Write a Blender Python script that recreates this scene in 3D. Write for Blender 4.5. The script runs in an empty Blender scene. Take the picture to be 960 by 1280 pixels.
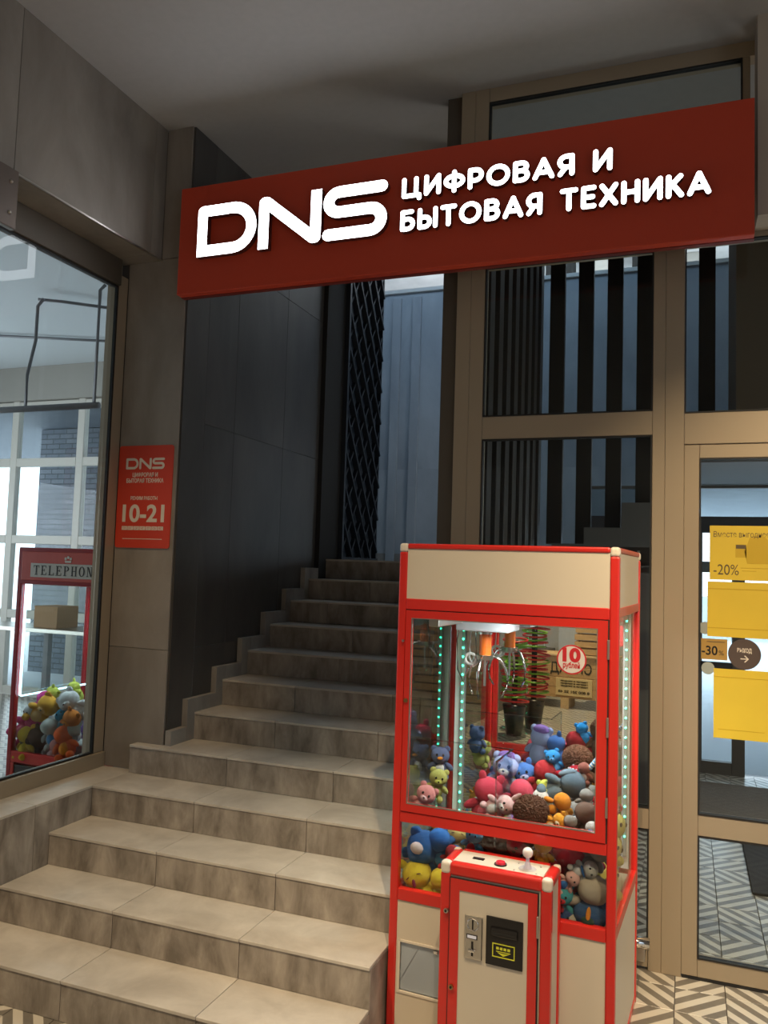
import bpy, bmesh, math, random
from mathutils import Vector, Matrix
C = bpy.context.scene
COL = C.collection
random.seed(7)
PI = math.pi

# ------------------------------------------------------------------ camera
F, PITCH, ROLL, YAW, EYE = 1005.13, 0.06788464, 0.03166674, 0.36150592, 1.65
cy, sy = math.cos(YAW), math.sin(YAW)
f0 = Vector((-sy, cy, 0)); r0 = Vector((cy, sy, 0)); u0 = Vector((0, 0, 1))
FW = f0*math.cos(PITCH) + u0*math.sin(PITCH); u1 = -f0*math.sin(PITCH) + u0*math.cos(PITCH)
RT = r0*math.cos(ROLL) + u1*math.sin(ROLL); UP = -r0*math.sin(ROLL) + u1*math.cos(ROLL)
cd = bpy.data.cameras.new('camera'); cam = bpy.data.objects.new('camera', cd); COL.objects.link(cam)
m = Matrix.Identity(4)
for i in range(3):
    m[i][0] = RT[i]; m[i][1] = UP[i]; m[i][2] = -FW[i]
m[0][3], m[1][3], m[2][3] = 0, 0, EYE
cam.matrix_world = m
cd.sensor_fit = 'VERTICAL'; cd.sensor_height = 24; cd.lens = F*24/1280; cd.clip_start = .05
C.camera = cam

# ------------------------------------------------------------------ world and lights
w = bpy.data.worlds.new('overcast'); C.world = w; w.use_nodes = True
bg = w.node_tree.nodes['Background']; bg.inputs[0].default_value = (.80, .90, 1, 1); bg.inputs[1].default_value = 4.0
C.view_settings.view_transform = 'Standard'; C.view_settings.look = 'None'; C.view_settings.gamma = 1
C.view_settings.exposure = 0.0

def aim(o, d): o.rotation_euler = Vector(d).to_track_quat('-Z', 'Y').to_euler()
def area(name, loc, d, sx, sz, e, col):
    l = bpy.data.lights.new(name, 'AREA'); l.shape = 'RECTANGLE'; l.size = sx; l.size_y = sz; l.energy = e; l.color = col
    o = bpy.data.objects.new(name, l); COL.objects.link(o); o.location = loc; aim(o, d); return o
def spot(name, loc, d, e, ang, col, blend=1., rad=.06):
    l = bpy.data.lights.new(name, 'SPOT'); l.energy = e; l.spot_size = math.radians(ang); l.spot_blend = blend; l.color = col; l.shadow_soft_size = rad
    o = bpy.data.objects.new(name, l); COL.objects.link(o); o.location = loc; aim(o, d); return o
WARM = (1, .76, .47)
COOL = (.48, .73, 1)
spot('downlight_stairs', (-1.75, .9, 3.9), (0, 1.12, -3.6), 430, 50, WARM, .9, .03)
spot('downlight_machine', (-.2, 1.2, 3.9), (-.12, 1.5, -3.0), 265, 50, WARM, .8, .03)
spot('downlight_door', (1.25, .6, 3.9), (-.75, 3.0, -2.9), 600, 46, WARM, .8, .03)
spot('fill_spot_pillar', (-2.35, 2.3, 3.9), (-.32, 1.15, -2.9), 100, 31, (1, .70, .38), 1., .03)  # added warm fill aimed at the pillar, no fixture known here
spot('downlight_lobby', (-1.9, -2.0, 3.9), (0, -.15, -1), 700, 110, WARM, 1., .03)
spot('downlight_lobby_door', (1.6, -1.8, 3.9), (0, .3, -1), 200, 110, WARM, 1., .03)
spot('fill_spot_vestibule', (.7, 4.3, 3.7), (0, .0, -1), 120, 52, (1, .85, .68), 1., .03)  # unseen spot added to warm the bluish vestibule floor
area('lobby_daylight', (3.9, -.6, 1.9), (-1, .12, .22), 3.6, 2.0, 47, (.66, .82, 1))
area('upstairs_daylight', (-2.0, 6.9, 5.9), (-.1, .75, -1), 3.0, .8, 26, COOL)
area('upstairs_ceiling_fill', (-1.4, 10.6, 4.9), (0, 0, 1), 4, 2, 110, (.85, .93, 1))  # upward-facing panel added to brighten the upstairs ceiling, no roof opening there
area('shop_side_fill', (-8.9, 3.6, 1.9), (1, 0, .12), 5.5, 2.8, 260, (.88, .94, 1))  # fill added out of view to light the shop; this wall is solid
area('vestibule_side_fill', (1.58, 5.2, 1.3), (-1, -.1, -.1), 1.8, 1.6, 55, (1, .95, .86))  # unseen warm panel added at the side wall to brighten the vestibule

# ------------------------------------------------------------------ materials
MATS = {}
def newmat(name):
    m = bpy.data.materials.new(name); m.use_nodes = True
    return m, m.node_tree.nodes, m.node_tree.links, m.node_tree.nodes['Principled BSDF']
def mat(name, col, rough=.5, metal=0., spec=.5, bump=0., bscale=60, var=0., coat=0.):
    if name in MATS: return MATS[name]
    m, n, l, p = newmat(name)
    p.inputs['Base Color'].default_value = (*col, 1); p.inputs['Roughness'].default_value = rough
    p.inputs['Metallic'].default_value = metal; p.inputs['Specular IOR Level'].default_value = spec
    p.inputs['Coat Weight'].default_value = coat
    tc = n.new('ShaderNodeTexCoord')
    if var or bump:
        t = n.new('ShaderNodeTexNoise'); t.inputs['Scale'].default_value = bscale; t.inputs['Detail'].default_value = 4
        l.new(tc.outputs['Object'], t.inputs['Vector'])
        if bump:
            b = n.new('ShaderNodeBump'); b.inputs['Strength'].default_value = bump; b.inputs['Distance'].default_value = .004
            l.new(t.outputs['Fac'], b.inputs['Height']); l.new(b.outputs[0], p.inputs['Normal'])
        if var:
            mx = n.new('ShaderNodeMixRGB'); mx.inputs[1].default_value = (*[c*(1-var) for c in col], 1); mx.inputs[2].default_value = (*[min(1, c*(1+var)) for c in col], 1)
            l.new(t.outputs['Fac'], mx.inputs[0]); l.new(mx.outputs[0], p.inputs['Base Color'])
    MATS[name] = m; return m
def emat(name, col, s):
    if name in MATS: return MATS[name]
    m, n, l, p = newmat(name); p.inputs['Base Color'].default_value = (.8, .8, .8, 1)
    p.inputs['Emission Color'].default_value = (*col, 1); p.inputs['Emission Strength'].default_value = s
    MATS[name] = m; return m
def concrete(name, ca, cb, rough=.45, streak=(5, 5, 1.6), amt=1., bump=.12):
    m, n, l, p = newmat(name)
    tc = n.new('ShaderNodeTexCoord'); oi = n.new('ShaderNodeObjectInfo'); mp = n.new('ShaderNodeMapping')
    mp.inputs['Scale'].default_value = streak
    cmb = n.new('ShaderNodeCombineXYZ'); ml = n.new('ShaderNodeMath'); ml.operation = 'MULTIPLY'; ml.inputs[1].default_value = 37
    l.new(oi.outputs['Random'], ml.inputs[0]); l.new(ml.outputs[0], cmb.inputs[0]); l.new(ml.outputs[0], cmb.inputs[2])
    ad = n.new('ShaderNodeVectorMath'); ad.operation = 'ADD'
    l.new(tc.outputs['Object'], mp.inputs[0]); l.new(mp.outputs[0], ad.inputs[0]); l.new(cmb.outputs[0], ad.inputs[1])
    t = n.new('ShaderNodeTexNoise'); t.inputs['Scale'].default_value = 1.3; t.inputs['Detail'].default_value = 7; t.inputs['Roughness'].default_value = .62; t.inputs['Distortion'].default_value = .35
    l.new(ad.outputs[0], t.inputs['Vector'])
    t2 = n.new('ShaderNodeTexNoise'); t2.inputs['Scale'].default_value = 90; t2.inputs['Detail'].default_value = 3; l.new(tc.outputs['Object'], t2.inputs['Vector'])
    r = n.new('ShaderNodeValToRGB'); r.color_ramp.elements[0].position = .33; r.color_ramp.elements[1].position = .68
    r.color_ramp.elements[0].color = (*ca, 1); r.color_ramp.elements[1].color = (*cb, 1)
    l.new(t.outputs['Fac'], r.inputs[0]); l.new(r.outputs[0], p.inputs['Base Color'])
    b = n.new('ShaderNodeBump'); b.inputs['Strength'].default_value = bump; b.inputs['Distance'].default_value = .002
    l.new(t2.outputs['Fac'], b.inputs['Height']); l.new(b.outputs[0], p.inputs['Normal'])
    p.inputs['Roughness'].default_value = rough
    MATS[name] = m; return m
def glass(name, tint=(1, 1, 1), refl=1., rough=0.):
    m, n, l, p = newmat(name); n.remove(p); out = n['Material Output']
    tr = n.new('ShaderNodeBsdfTransparent'); tr.inputs[0].default_value = (*tint, 1)
    g = n.new('ShaderNodeBsdfGlossy'); g.inputs['Roughness'].default_value = rough
    fr = n.new('ShaderNodeFresnel'); fr.inputs[0].default_value = 1.5
    ml = n.new('ShaderNodeMath'); ml.operation = 'MULTIPLY'; ml.inputs[1].default_value = refl
    mx = n.new('ShaderNodeMixShader'); ge = n.new('ShaderNodeNewGeometry'); sb = n.new('ShaderNodeMath'); sb.operation = 'SUBTRACT'; sb.inputs[0].default_value = 1; l.new(ge.outputs['Backfacing'], sb.inputs[1])
    m3 = n.new('ShaderNodeMath'); m3.operation = 'MULTIPLY'; l.new(ml.outputs[0], m3.inputs[0]); l.new(sb.outputs[0], m3.inputs[1])   # a pane reflects at its outer faces only
    l.new(fr.outputs[0], ml.inputs[0]); l.new(m3.outputs[0], mx.inputs[0])
    l.new(tr.outputs[0], mx.inputs[1]); l.new(g.outputs[0], mx.inputs[2]); l.new(mx.outputs[0], out.inputs[0])
    MATS[name] = m; return m
def plush(col):
    key = 'plush_%02d_%02d_%02d' % tuple(int(c*99) for c in col)
    if key in MATS: return MATS[key]
    m = mat(key, col, .95, 0, .1, .9, 140, .22)
    m.node_tree.nodes['Principled BSDF'].inputs['Sheen Weight'].default_value = .08
    return m
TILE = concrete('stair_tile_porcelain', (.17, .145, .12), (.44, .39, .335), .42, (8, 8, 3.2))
TREAD = concrete('tread_tile_toplit', (.42, .385, .34), (.60, .56, .50), .4, (3.5, 3.5, 3.5))  # same tile as the risers, with the top light put into a lighter colour
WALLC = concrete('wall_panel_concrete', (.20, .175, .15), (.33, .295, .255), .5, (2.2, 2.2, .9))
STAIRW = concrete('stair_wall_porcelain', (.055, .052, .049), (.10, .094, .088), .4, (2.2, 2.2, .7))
SKIRT = concrete('skirting_porcelain', (.24, .22, .20), (.36, .335, .30), .45, (5, 5, 3))
CEIL = mat('ceiling_plaster', (.42, .42, .42), .9, bump=.15, bscale=25, var=.06)
GROUT = mat('grout', (.13, .115, .10), .9)
BLUEW = concrete('upstairs_wall_plaster', (.33, .36, .40), (.47, .51, .55), .7, (1.2, 1.2, .6))
FRAME = mat('taupe_aluminium', (.38, .31, .22), .42, .25, .5)
FRAMED = mat('dark_taupe_aluminium', (.10, .082, .062), .5, .2)
GASK = mat('rubber_gasket', (.012, .012, .012), .6)
RED = mat('red_powder_coat', (.60, .022, .015), .3, coat=.3)
REDP = mat('red_sign_acrylic', (.56, .052, .018), .5)
REDSTK = mat('red_sticker', (.60, .05, .022), .5)
REDDK = mat('deep_red_paint', (.36, .012, .018), .3)
CREAM = mat('cream_panel', (.62, .56, .46), .4, var=.02, bscale=3)
CAPW = mat('cream_plastic_cap', (.72, .66, .56), .35)
CHROME = mat('chrome', (.75, .74, .72), .15, 1.)
STEEL = mat('brushed_steel', (.60, .57, .52), .3, 1., bump=.05, bscale=200)
BLACK = mat('black_plastic', (.012, .011, .011), .35)
BLACKM = mat('black_matt', (.02, .019, .018), .8)
WHITE = mat('white_paint', (.74, .72, .68), .4)
WHITEP = mat('white_print', (.72, .66, .56), .6)
YELP = mat('yellow_poster', (.64, .47, .035), .55, var=.10, bscale=6)
YELD = mat('yellow_poster_dark', (.50, .34, .012), .55)
BROWNP = mat('brown_print', (.10, .07, .03), .6)
MIRROR = mat('mirror_silver', (.82, .84, .83), .0, 1.)
GL = glass('clear_glass', (.95, .97, .96), .9)
GLD = glass('shopfront_glass', (.82, .86, .87), .75)
ACR = glass('clear_acrylic', (.95, .97, .97), 1.)
WOOD = mat('pine_board', (.52, .31, .14), .6, var=.25, bscale=14)
WOODL = mat('pine_light', (.62, .42, .22), .6, var=.2, bscale=14)
SNOW = mat('snow', (.85, .88, .92), .8, bump=.5, bscale=3)
LETTER = emat('letter_light', (.93, .96, 1), 6.0)
LEDG = emat('green_led', (.02, 1, .5), 9)
LEDW = emat('white_led', (.45, .85, 1), 7)
DARKW = mat('dark_slat_wood', (.028, .023, .017), .5)
LATM = mat('lattice_metal', (.05, .06, .075), .4, .5)
ORANGE = mat('orange_plastic', (.75, .16, .02), .35)

# ------------------------------------------------------------------ helpers
ORG = {}
def put(o, loc, parent=None):
    loc = Vector(loc)
    if parent is not None:
        o.parent = parent; o.location = loc - ORG[parent.name]
    else: o.location = loc
    ORG[o.name] = loc
    return o
def meshobj(name, bm, m, loc=(0, 0, 0), parent=None, smooth=False, mesh=None):
    if mesh is None:
        mesh = bpy.data.meshes.new(name); bm.to_mesh(mesh); bm.free()
        mesh.materials.append(m)
        if smooth:
            for p in mesh.polygons: p.use_smooth = True
    o = bpy.data.objects.new(name, mesh); COL.objects.link(o)
    return put(o, loc, parent)
def bmbox(bm, lo, hi, bev=0., seg=2):
    vs = [bm.verts.new((x, y, z)) for x in (lo[0], hi[0]) for y in (lo[1], hi[1]) for z in (lo[2], hi[2])]
    fs = [bm.faces.new([vs[i] for i in q]) for q in ((0, 1, 3, 2), (4, 6, 7, 5), (0, 4, 5, 1), (2, 3, 7, 6), (0, 2, 6, 4), (1, 5, 7, 3))]
    if bev:
        es = list({e for f in fs for e in f.edges})
        bmesh.ops.bevel(bm, geom=es, offset=bev, segments=seg, affect='EDGES', profile=.5)
def box(name, lo, hi, m, parent=None, bev=0., seg=2):
    lo = Vector(lo); hi = Vector(hi); c = (lo+hi)/2; bm = bmesh.new()
    bmbox(bm, lo-c, hi-c, bev, seg)
    return meshobj(name, bm, m, c, parent)
def boxes(name, L, m, parent=None, bev=0.):
    c = Vector([(min(min(a[i], b[i]) for a, b in L)+max(max(a[i], b[i]) for a, b in L))/2 for i in range(3)])
    bm = bmesh.new()
    for a, b in L: bmbox(bm, Vector(a)-c, Vector(b)-c, bev)
    return meshobj(name, bm, m, c, parent)
def prism(bm, pts, y0, y1):
    """polygon in XZ extruded along Y"""
    a = [bm.verts.new((p[0], y0, p[1])) for p in pts]; b = [bm.verts.new((p[0], y1, p[1])) for p in pts]
    n = len(pts)
    bm.faces.new(a); bm.faces.new(b[::-1])
    for i in range(n): bm.faces.new((a[i], b[i], b[(i+1) % n], a[(i+1) % n]))
def tube(bm, pts, r, seg=8):
    pts = [Vector(p) for p in pts]; rings = []
    for i, p in enumerate(pts):
        d = (pts[min(i+1, len(pts)-1)]-pts[max(i-1, 0)]).normalized()
        q = d.to_track_quat('Z', 'Y')
        rr = r[i] if isinstance(r, (list, tuple)) else r
        rings.append([bm.verts.new(p+q @ Vector((rr*math.cos(k*2*PI/seg), rr*math.sin(k*2*PI/seg), 0))) for k in range(seg)])
    for a, b in zip(rings, rings[1:]):
        for k in range(seg): bm.faces.new((a[k], a[(k+1) % seg], b[(k+1) % seg], b[k]))
    bm.faces.new(rings[0][::-1]); bm.faces.new(rings[-1])
def tubeobj(name, pts, r, m, parent=None, seg=8):
    c = Vector(pts[0]); bm = bmesh.new(); tube(bm, [Vector(p)-c for p in pts], r, seg)
    return meshobj(name, bm, m, c, parent, True)
def disc(bm, c, r, y0, y1, n=20):
    prism(bm, [(c[0]+r*math.cos(k*2*PI/n), c[1]+r*math.sin(k*2*PI/n)) for k in range(n)], y0, y1)
def empty(name, loc, rz=0):
    o = bpy.data.objects.new(name, None); COL.objects.link(o); o.location = loc; o.rotation_euler = (0, 0, rz)
    o.empty_display_size = .1
    ORG[o.name] = Vector((0, 0, 0)) if rz is not None and rz != 0 else Vector(loc)
    return o
def tag(o, label=None, cat=None, group=None, kind=None):
    if label: o['label'] = label
    if cat: o['category'] = cat
    if group: o['group'] = group
    if kind: o['kind'] = kind
    return o
def struct(o, label=None): return tag(o, label, None, None, 'structure')

def textobj(name, body, size, m, loc, parent=None, align='CENTER', ext=.001, width=None, rz=0, mirror=False, bold=0.):
    """flat text standing in the XZ plane, read from -Y"""
    cu = bpy.data.curves.new('t', 'FONT'); cu.body = body; cu.size = size; cu.align_x = align; cu.extrude = ext; cu.offset = bold
    t = bpy.data.objects.new('t', cu); COL.objects.link(t)
    dg = bpy.context.evaluated_depsgraph_get()
    me = bpy.data.meshes.new_from_object(t.evaluated_get(dg)); bpy.data.objects.remove(t)
    xs = [v.co.x for v in me.vertices]; k = (width/(max(xs)-min(xs))) if width else 1
    x0 = (max(xs)+min(xs))/2 if align == 'CENTER' else min(xs)
    for v in me.vertices:
        x, y, z = v.co; v.co = ((x-x0)*k, -z, y)
    me.materials.clear(); me.materials.append(m); me.name = name
    o = bpy.data.objects.new(name, me); COL.objects.link(o); put(o, loc, parent)
    o.rotation_euler = (0, 0, rz)
    return o

# stroke font -------------------------------------------------------
def arc(cx, cy_, rx, ry, a0, a1, n=10):
    return [(cx+rx*math.cos(math.radians(a0+(a1-a0)*i/n)), cy_+ry*math.sin(math.radians(a0+(a1-a0)*i/n))) for i in range(n+1)]
G = {
 'Ц': (.84, [[(0, 1), (0, 0), (.66, 0), (.66, 1)], [(.6, 0), (.84, 0), (.84, -.2)]]),
 'И': (.66, [[(0, 1), (0, 0), (.66, 1), (.66, 0)]]),
 'Ф': (.9, [arc(.45, .52, .45, .31, 0, 360, 20), [(.45, 1.05), (.45, -.05)]]),
 'Р': (.58, [[(0, 0), (0, 1), (.28, 1)]+arc(.28, .69, .3, .31, 90, -90)+[(0, .38)]]),
 'О': (.96, [arc(.48, .5, .48, .5, 0, 360, 24)]),
 'В': (.6, [[(0, 0), (0, 1), (.28, 1)]+arc(.3, .77, .25, .23, 90, -90)+[(0, .54)], [(.2, .54)]+arc(.32, .27, .28, .27, 90, -90)+[(0, 0)]]),
 'А': (.82, [[(0, 0), (.41, 1), (.82, 0)], [(.15, .28), (.67, .28)]]),
 'Я': (.58, [[(.58, 0), (.58, 1), (.3, 1)]+arc(.3, .69, .3, .31, 90, 270)+[(.58, .38)], [(.28, .38), (.02, 0)]]),
 'Б': (.6, [[(.52, 1), (0, 1), (0, 0), (.3, 0)]+arc(.3, .29, .3, .29, -90, 90)+[(0, .58)]]),
 'Ы': (.88, [[(0, 1), (0, 0), (.26, 0)]+arc(.26, .29, .3, .29, -90, 90)+[(0, .58)], [(.88, 1), (.88, 0)]]),
 'Т': (.66, [[(0, 1), (.66, 1)], [(.33, 1), (.33, 0)]]),
 'Е': (.5, [[(.5, 1), (0, 1), (0, 0), (.5, 0)], [(0, .5), (.44, .5)]]),
 'Х': (.66, [[(0, 1), (.66, 0)], [(.66, 1), (0, 0)]]),
 'Н': (.64, [[(0, 1), (0, 0)], [(.64, 1), (.64, 0)], [(0, .5), (.64, .5)]]),
 'К': (.58, [[(0, 1), (0, 0)], [(.54, 1), (0, .42)], [(.18, .6), (.58, 0)]]),
 ' ': (.35, []),
 'D': (1.28, [[(0, 0), (0, 1), (.85, 1)]+arc(.80, .5, .48, .5, 90, -90, 14)+[(0, 0)]]),
 'N': (1.28, [[(0, 0), (0, 1), (.06, 1), (1.22, 0), (1.28, 0), (1.28, 1)]]),
 'S': (1.32, [[(1.32, 1), (.27, 1)]+arc(.27, .76, .27, .24, 90, 270, 8)+[(1.05, .52)]+arc(1.05, .26, .27, .26, 90, -90, 8)+[(0, 0)]]),
}
def glyph_bm(ch, h, sw, kx, d):
    """outer height h, stroke sw, kx = x scale; y from 0 (back) to -d (front)"""
    bm = bmesh.new(); r = sw/2; H = h-sw
    kk = 0
    for pl in G[ch][1]:
        P = [(x*H*kx+r, y*H+r) for x, y in pl]
        for a, b in zip(P, P[1:]):
            dx, dz = b[0]-a[0], b[1]-a[1]; L = math.hypot(dx, dz)
            if L < 1e-6: continue
            nx, nz = -dz/L*r, dx/L*r
            prism(bm, [(a[0]+nx, a[1]+nz), (b[0]+nx, b[1]+nz), (b[0]-nx, b[1]-nz), (a[0]-nx, a[1]-nz)], 0, -d-kk*.00002); kk += 1
        for p in P:
            disc(bm, p, r, 0, -d-kk*.00002, 12); kk += 1
    bmesh.ops.recalc_face_normals(bm, faces=bm.faces)
    bm.normal_update()
    for f in bm.faces: f.material_index = 0 if f.normal.y < -.9 else 1
    return bm
LSIDE = mat('letter_side', (.10, .02, .015), .5)
def word(parent, text, x0, x1, z0, h, sw, y, d, m, gap=.30, name='letter'):
    """lay a word out so that it spans exactly x0..x1"""
    H = h-sw
    tot = sum(G[c][0] for c in text)*H
    n = len(text)
    fixed = sw*n + gap*H*(n-1)
    kx = (x1-x0-fixed)/tot
    x = x0
    for ch in text:
        if G[ch][1]:
            meshobj(name, glyph_bm(ch, h, sw, kx, d), m, (x, y, z0), parent).data.materials.append(LSIDE if m is LETTER else m)
        x += G[ch][0]*H*kx + sw + gap*H

# ------------------------------------------------------------------ dimensions
SH, ST, SY = .140990, .265885, 2.398014            # stair rise, going, first riser
YF = 3.667                                         # shopfront plane
XL = -2.655                                        # bulkhead / sill face
XW = -2.870                                         # shop window plane
XS = -2.485                                        # stair side wall
XR = -1.005                                          # free end of the lower steps
YC = 3.52                                          # pillar front
ZC = 3.98
def stepy(k): return SY+(k-1)*ST

# ------------------------------------------------------------------ floor with zebra tiles
def zebra(name, sgn):
    m, n, l, p = newmat(name)
    tc = n.new('ShaderNodeTexCoord'); sx = n.new('ShaderNodeSeparateXYZ'); l.new(tc.outputs['Object'], sx.inputs[0])
    a = n.new('ShaderNodeMath'); a.operation = 'MULTIPLY'; a.inputs[1].default_value = sgn; l.new(sx.outputs[0], a.inputs[0])
    b = n.new('ShaderNodeMath'); b.operation = 'ADD'; l.new(a.outputs[0], b.inputs[0]); l.new(sx.outputs[1], b.inputs[1])
    c = n.new('ShaderNodeMath'); c.operation = 'DIVIDE'; c.inputs[1].default_value = .094; l.new(b.outputs[0], c.inputs[0])
    fl = n.new('ShaderNodeMath'); fl.operation = 'FRACT'; l.new(c.outputs[0], fl.inputs[0])
    g = n.new('ShaderNodeMath'); g.operation = 'GREATER_THAN'; g.inputs[1].default_value = .5; l.new(fl.outputs[0], g.inputs[0])
    t = n.new('ShaderNodeTexNoise'); t.inputs['Scale'].default_value = 30; l.new(tc.outputs['Object'], t.inputs['Vector'])
    m1 = n.new('ShaderNodeMixRGB'); m1.inputs[1].default_value = (.15, .135, .115, 1); m1.inputs[2].default_value = (.23, .21, .18, 1); l.new(t.outputs['Fac'], m1.inputs[0])
    m2 = n.new('ShaderNodeMixRGB'); m2.inputs[2].default_value = (.60, .56, .48, 1); l.new(m1.outputs[0], m2.inputs[1]); l.new(g.outputs[0], m2.inputs[0])
    l.new(m2.outputs[0], p.inputs['Base Color']); p.inputs['Roughness'].default_value = .28
    MATS[name] = m; return m
def zebra_far():
    m, n, l, p = newmat('zebra_floor')
    tc = n.new('ShaderNodeTexCoord'); sx = n.new('ShaderNodeSeparateXYZ'); l.new(tc.outputs['Object'], sx.inputs[0])
    def M(op, a, b=None):
        q = n.new('ShaderNodeMath'); q.operation = op
        for i, v in enumerate((a, b)):
            if v is None: continue
            if isinstance(v, (int, float)): q.inputs[i].default_value = v
            else: l.new(v, q.inputs[i])
        return q.outputs[0]
    ti = M('FLOOR', M('DIVIDE', sx.outputs[0], .188)); tj = M('FLOOR', M('DIVIDE', sx.outputs[1], .188))
    sg = M('SUBTRACT', M('MULTIPLY', M('FLOORED_MODULO', M('ADD', ti, M('MULTIPLY', tj, 1)), 2), 2), 1)
    v = M('FRACT', M('DIVIDE', M('ADD', M('MULTIPLY', sx.outputs[0], sg), sx.outputs[1]), .094))
    g = M('GREATER_THAN', v, .5)
    m2 = n.new('ShaderNodeMixRGB'); m2.inputs[1].default_value = (.19, .17, .145, 1); m2.inputs[2].default_value = (.60, .56, .48, 1)
    l.new(g, m2.inputs[0]); l.new(m2.outputs[0], p.inputs['Base Color']); p.inputs['Roughness'].default_value = .28
    return m
floor = struct(box('floor', (-9, -5, -.12), (4, 7.5, -.008), GROUT))
ZA, ZB = zebra('zebra_tile_a', 1), zebra('zebra_tile_b', -1)
TS = .188
def tile_mesh(m):
    bm = bmesh.new(); bmbox(bm, (-TS/2+.0015, -TS/2+.0015, -.008), (TS/2-.0015, TS/2-.0015, 0), .0012, 1)
    me = bpy.data.meshes.new('floor_tile'); bm.to_mesh(me); bm.free(); me.materials.append(m); return me
TM = [tile_mesh(ZA), tile_mesh(ZB)]
X0 = -.036
covered = set()
rt = random.Random(3)
def lay(i, j):
    covered.add((i, j))
    k = (j//2+i) % 2 if rt.random() < .75 else rt.randrange(2)
    o = meshobj('floor_tile', None, None, (X0+(i+.5)*TS, (j+.5)*TS, 0), floor, mesh=TM[k])
    if rt.random() < .5: o.rotation_euler = (0, 0, PI)
for i in range(-1, 5):
    for j in range(15, 40): lay(i, j)
for i in range(-13, -7):
    for j in range(9, 13): lay(i, j)
# the rest of the floor: same tiles, too far or out of sight to tell apart
FAR = zebra_far()
def farpiece(x0, y0, x1, y1): return ((x0, y0, -.008), (x1, y1, 0))
ya, yb = 15*TS, 40*TS
L = [farpiece(X0-TS, -5, 4, ya), farpiece(X0+5*TS, ya, 4, 7.5), farpiece(X0-TS, yb-.03+.03, X0+5*TS, 7.5) if yb < 7.5 else None,
     farpiece(X0-13*TS, -5, X0-TS, 9*TS), farpiece(-9, -5, X0-13*TS, 7.5), farpiece(X0-7*TS, 9*TS, X0-TS, 7.5), farpiece(X0-13*TS, 13*TS, X0-7*TS, 7.5)]
o = boxes('tiling', [q for q in L if q], FAR, floor); o['kind'] = 'stuff'

# ------------------------------------------------------------------ staircase
st = struct(empty('trim_1', (-1.7, SY, 0)), 'porcelain tiled staircase rising behind the red sign')
core = []
seams = [-2.082, -1.517]
for k in range(1, 13):
    x0, x1 = (XL if k <= 5 else XS), (XR if k <= 5 else -1.06)
    if k <= 3: x0 = XL if k > 1 else -3.2
    y0, y1, z1 = stepy(k), (stepy(k+1) if k < 12 else 8.5), k*SH
    core.append(((x0+.0, y0+.012, 0), (x1-.008, y1+.012, z1-.012)))
    # step 1 and 2 run on to the left only as far as the sill wall
    if k == 1: core[-1] = ((XL, y0+.012, 0), (x1-.008, y1+.012, z1-.012)); x0 = XL
    off = 0 if k <= 5 else rt.uniform(-.25, .25)
    cuts = [x0]+[s+off for s in seams if x0+.1 < s+off < x1-.1]+[x1]
    for a, b in zip(cuts, cuts[1:]):
        ya_, za_ = rt.uniform(-.0006, .0006), rt.uniform(-.0005, .0005)
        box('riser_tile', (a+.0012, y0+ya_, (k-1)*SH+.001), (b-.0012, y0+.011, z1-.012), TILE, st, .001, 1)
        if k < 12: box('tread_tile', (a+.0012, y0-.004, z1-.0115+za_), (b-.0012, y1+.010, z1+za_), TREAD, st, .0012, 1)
    if k <= 5 : box('end_tile', (x1-.008, y0+.001, (k-1)*SH*0+.001), (x1+.001, y1 if k < 5 else YF+.05, z1-.012), TILE, st, .001, 1)
    if k == 12: box('landing_slab', (XS, y0-.004, z1-.0115), (x1, 8.499, z1), TREAD, st); box('landing_slab', (-3.599, 6.301, z1-.1), (XS-.001, 8.499, z1), TREAD, st)
boxes('step_core', core, GROUT, st)
# stepped skirting along the wall
for k in range(5, 12):
    y0 = stepy(k); y1 = stepy(k+1)
    ya_ = max(y0, YC+.0)
    box('skirting_tile', (XS, ya_ if k == 5 else y0+.03, k*SH), (XS+.034, y1-.07, k*SH+.075), SKIRT, st, .0008, 1)
    box('skirting_tile', (XS, y1-.069, k*SH), (XS+.034, y1+.029, (k+1)*SH+.075), SKIRT, st, .0008, 1)

# ------------------------------------------------------------------ left side: sill wall, window, pillar, bulkhead, stair wall
sill = struct(box('wall_left', (XW-.10, -5, 0), (XL-.012, YC, 4*SH-.012), GROUT))
ysp = [-1.2, -.6, 0, .6, 1.2, 1.8, 2.4, 2.84, YC]
for a, b in zip(ysp, ysp[1:]):
    box('sill_tile', (XW-.05, a+.0012, 4*SH-.0115), (XL, b-.0012, 4*SH), TREAD, sill, .001, 1)
    box('wall_tile', (XL-.0115, a+.0012, 0), (XL-.0005, b-.0012, 4*SH-.012), TILE, sill, .001, 1)
bulk = struct(box('wall_left_bulkhead', (XW-.30, -5, 3.262), (XL-.010, YC, ZC), GROUT))
for a, b in ((-1.4, -.1), (-.1, 1.2), (1.2, 2.5), (2.5, 3.42), (3.42, YC)):
    box('panel', (XL-.0095, a+.001, 3.255), (XL, b-.001, ZC), WALLC, bulk, .001, 1)
    box('soffit_panel', (XW-.1, a+.001, 3.253), (XL-.0100, b-.001, 3.262), WALLC, bulk, .001, 1)
boxes('edge_trim', [((XL-.002, -1.4, 3.25), (XL+.004, YC, 3.258))], STEEL, bulk)
XPL = -2.496
pil = struct(box('wall_pillar', (-2.98, YC+.012, 4*SH), (XPL-.01, 3.74, ZC), GROUT))
zp = [4*SH, 1.185, 3.262]
for a, b in zip(zp, zp[1:]): box('panel', (XW+.006, YC, a+.0015), (XPL, YC+.0115, b-.0015), WALLC, pil, .001, 1)
box('panel', (XL+.001, YC, 3.2635), (XPL, YC+.0115, ZC), WALLC, pil, .001, 1)
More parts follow.
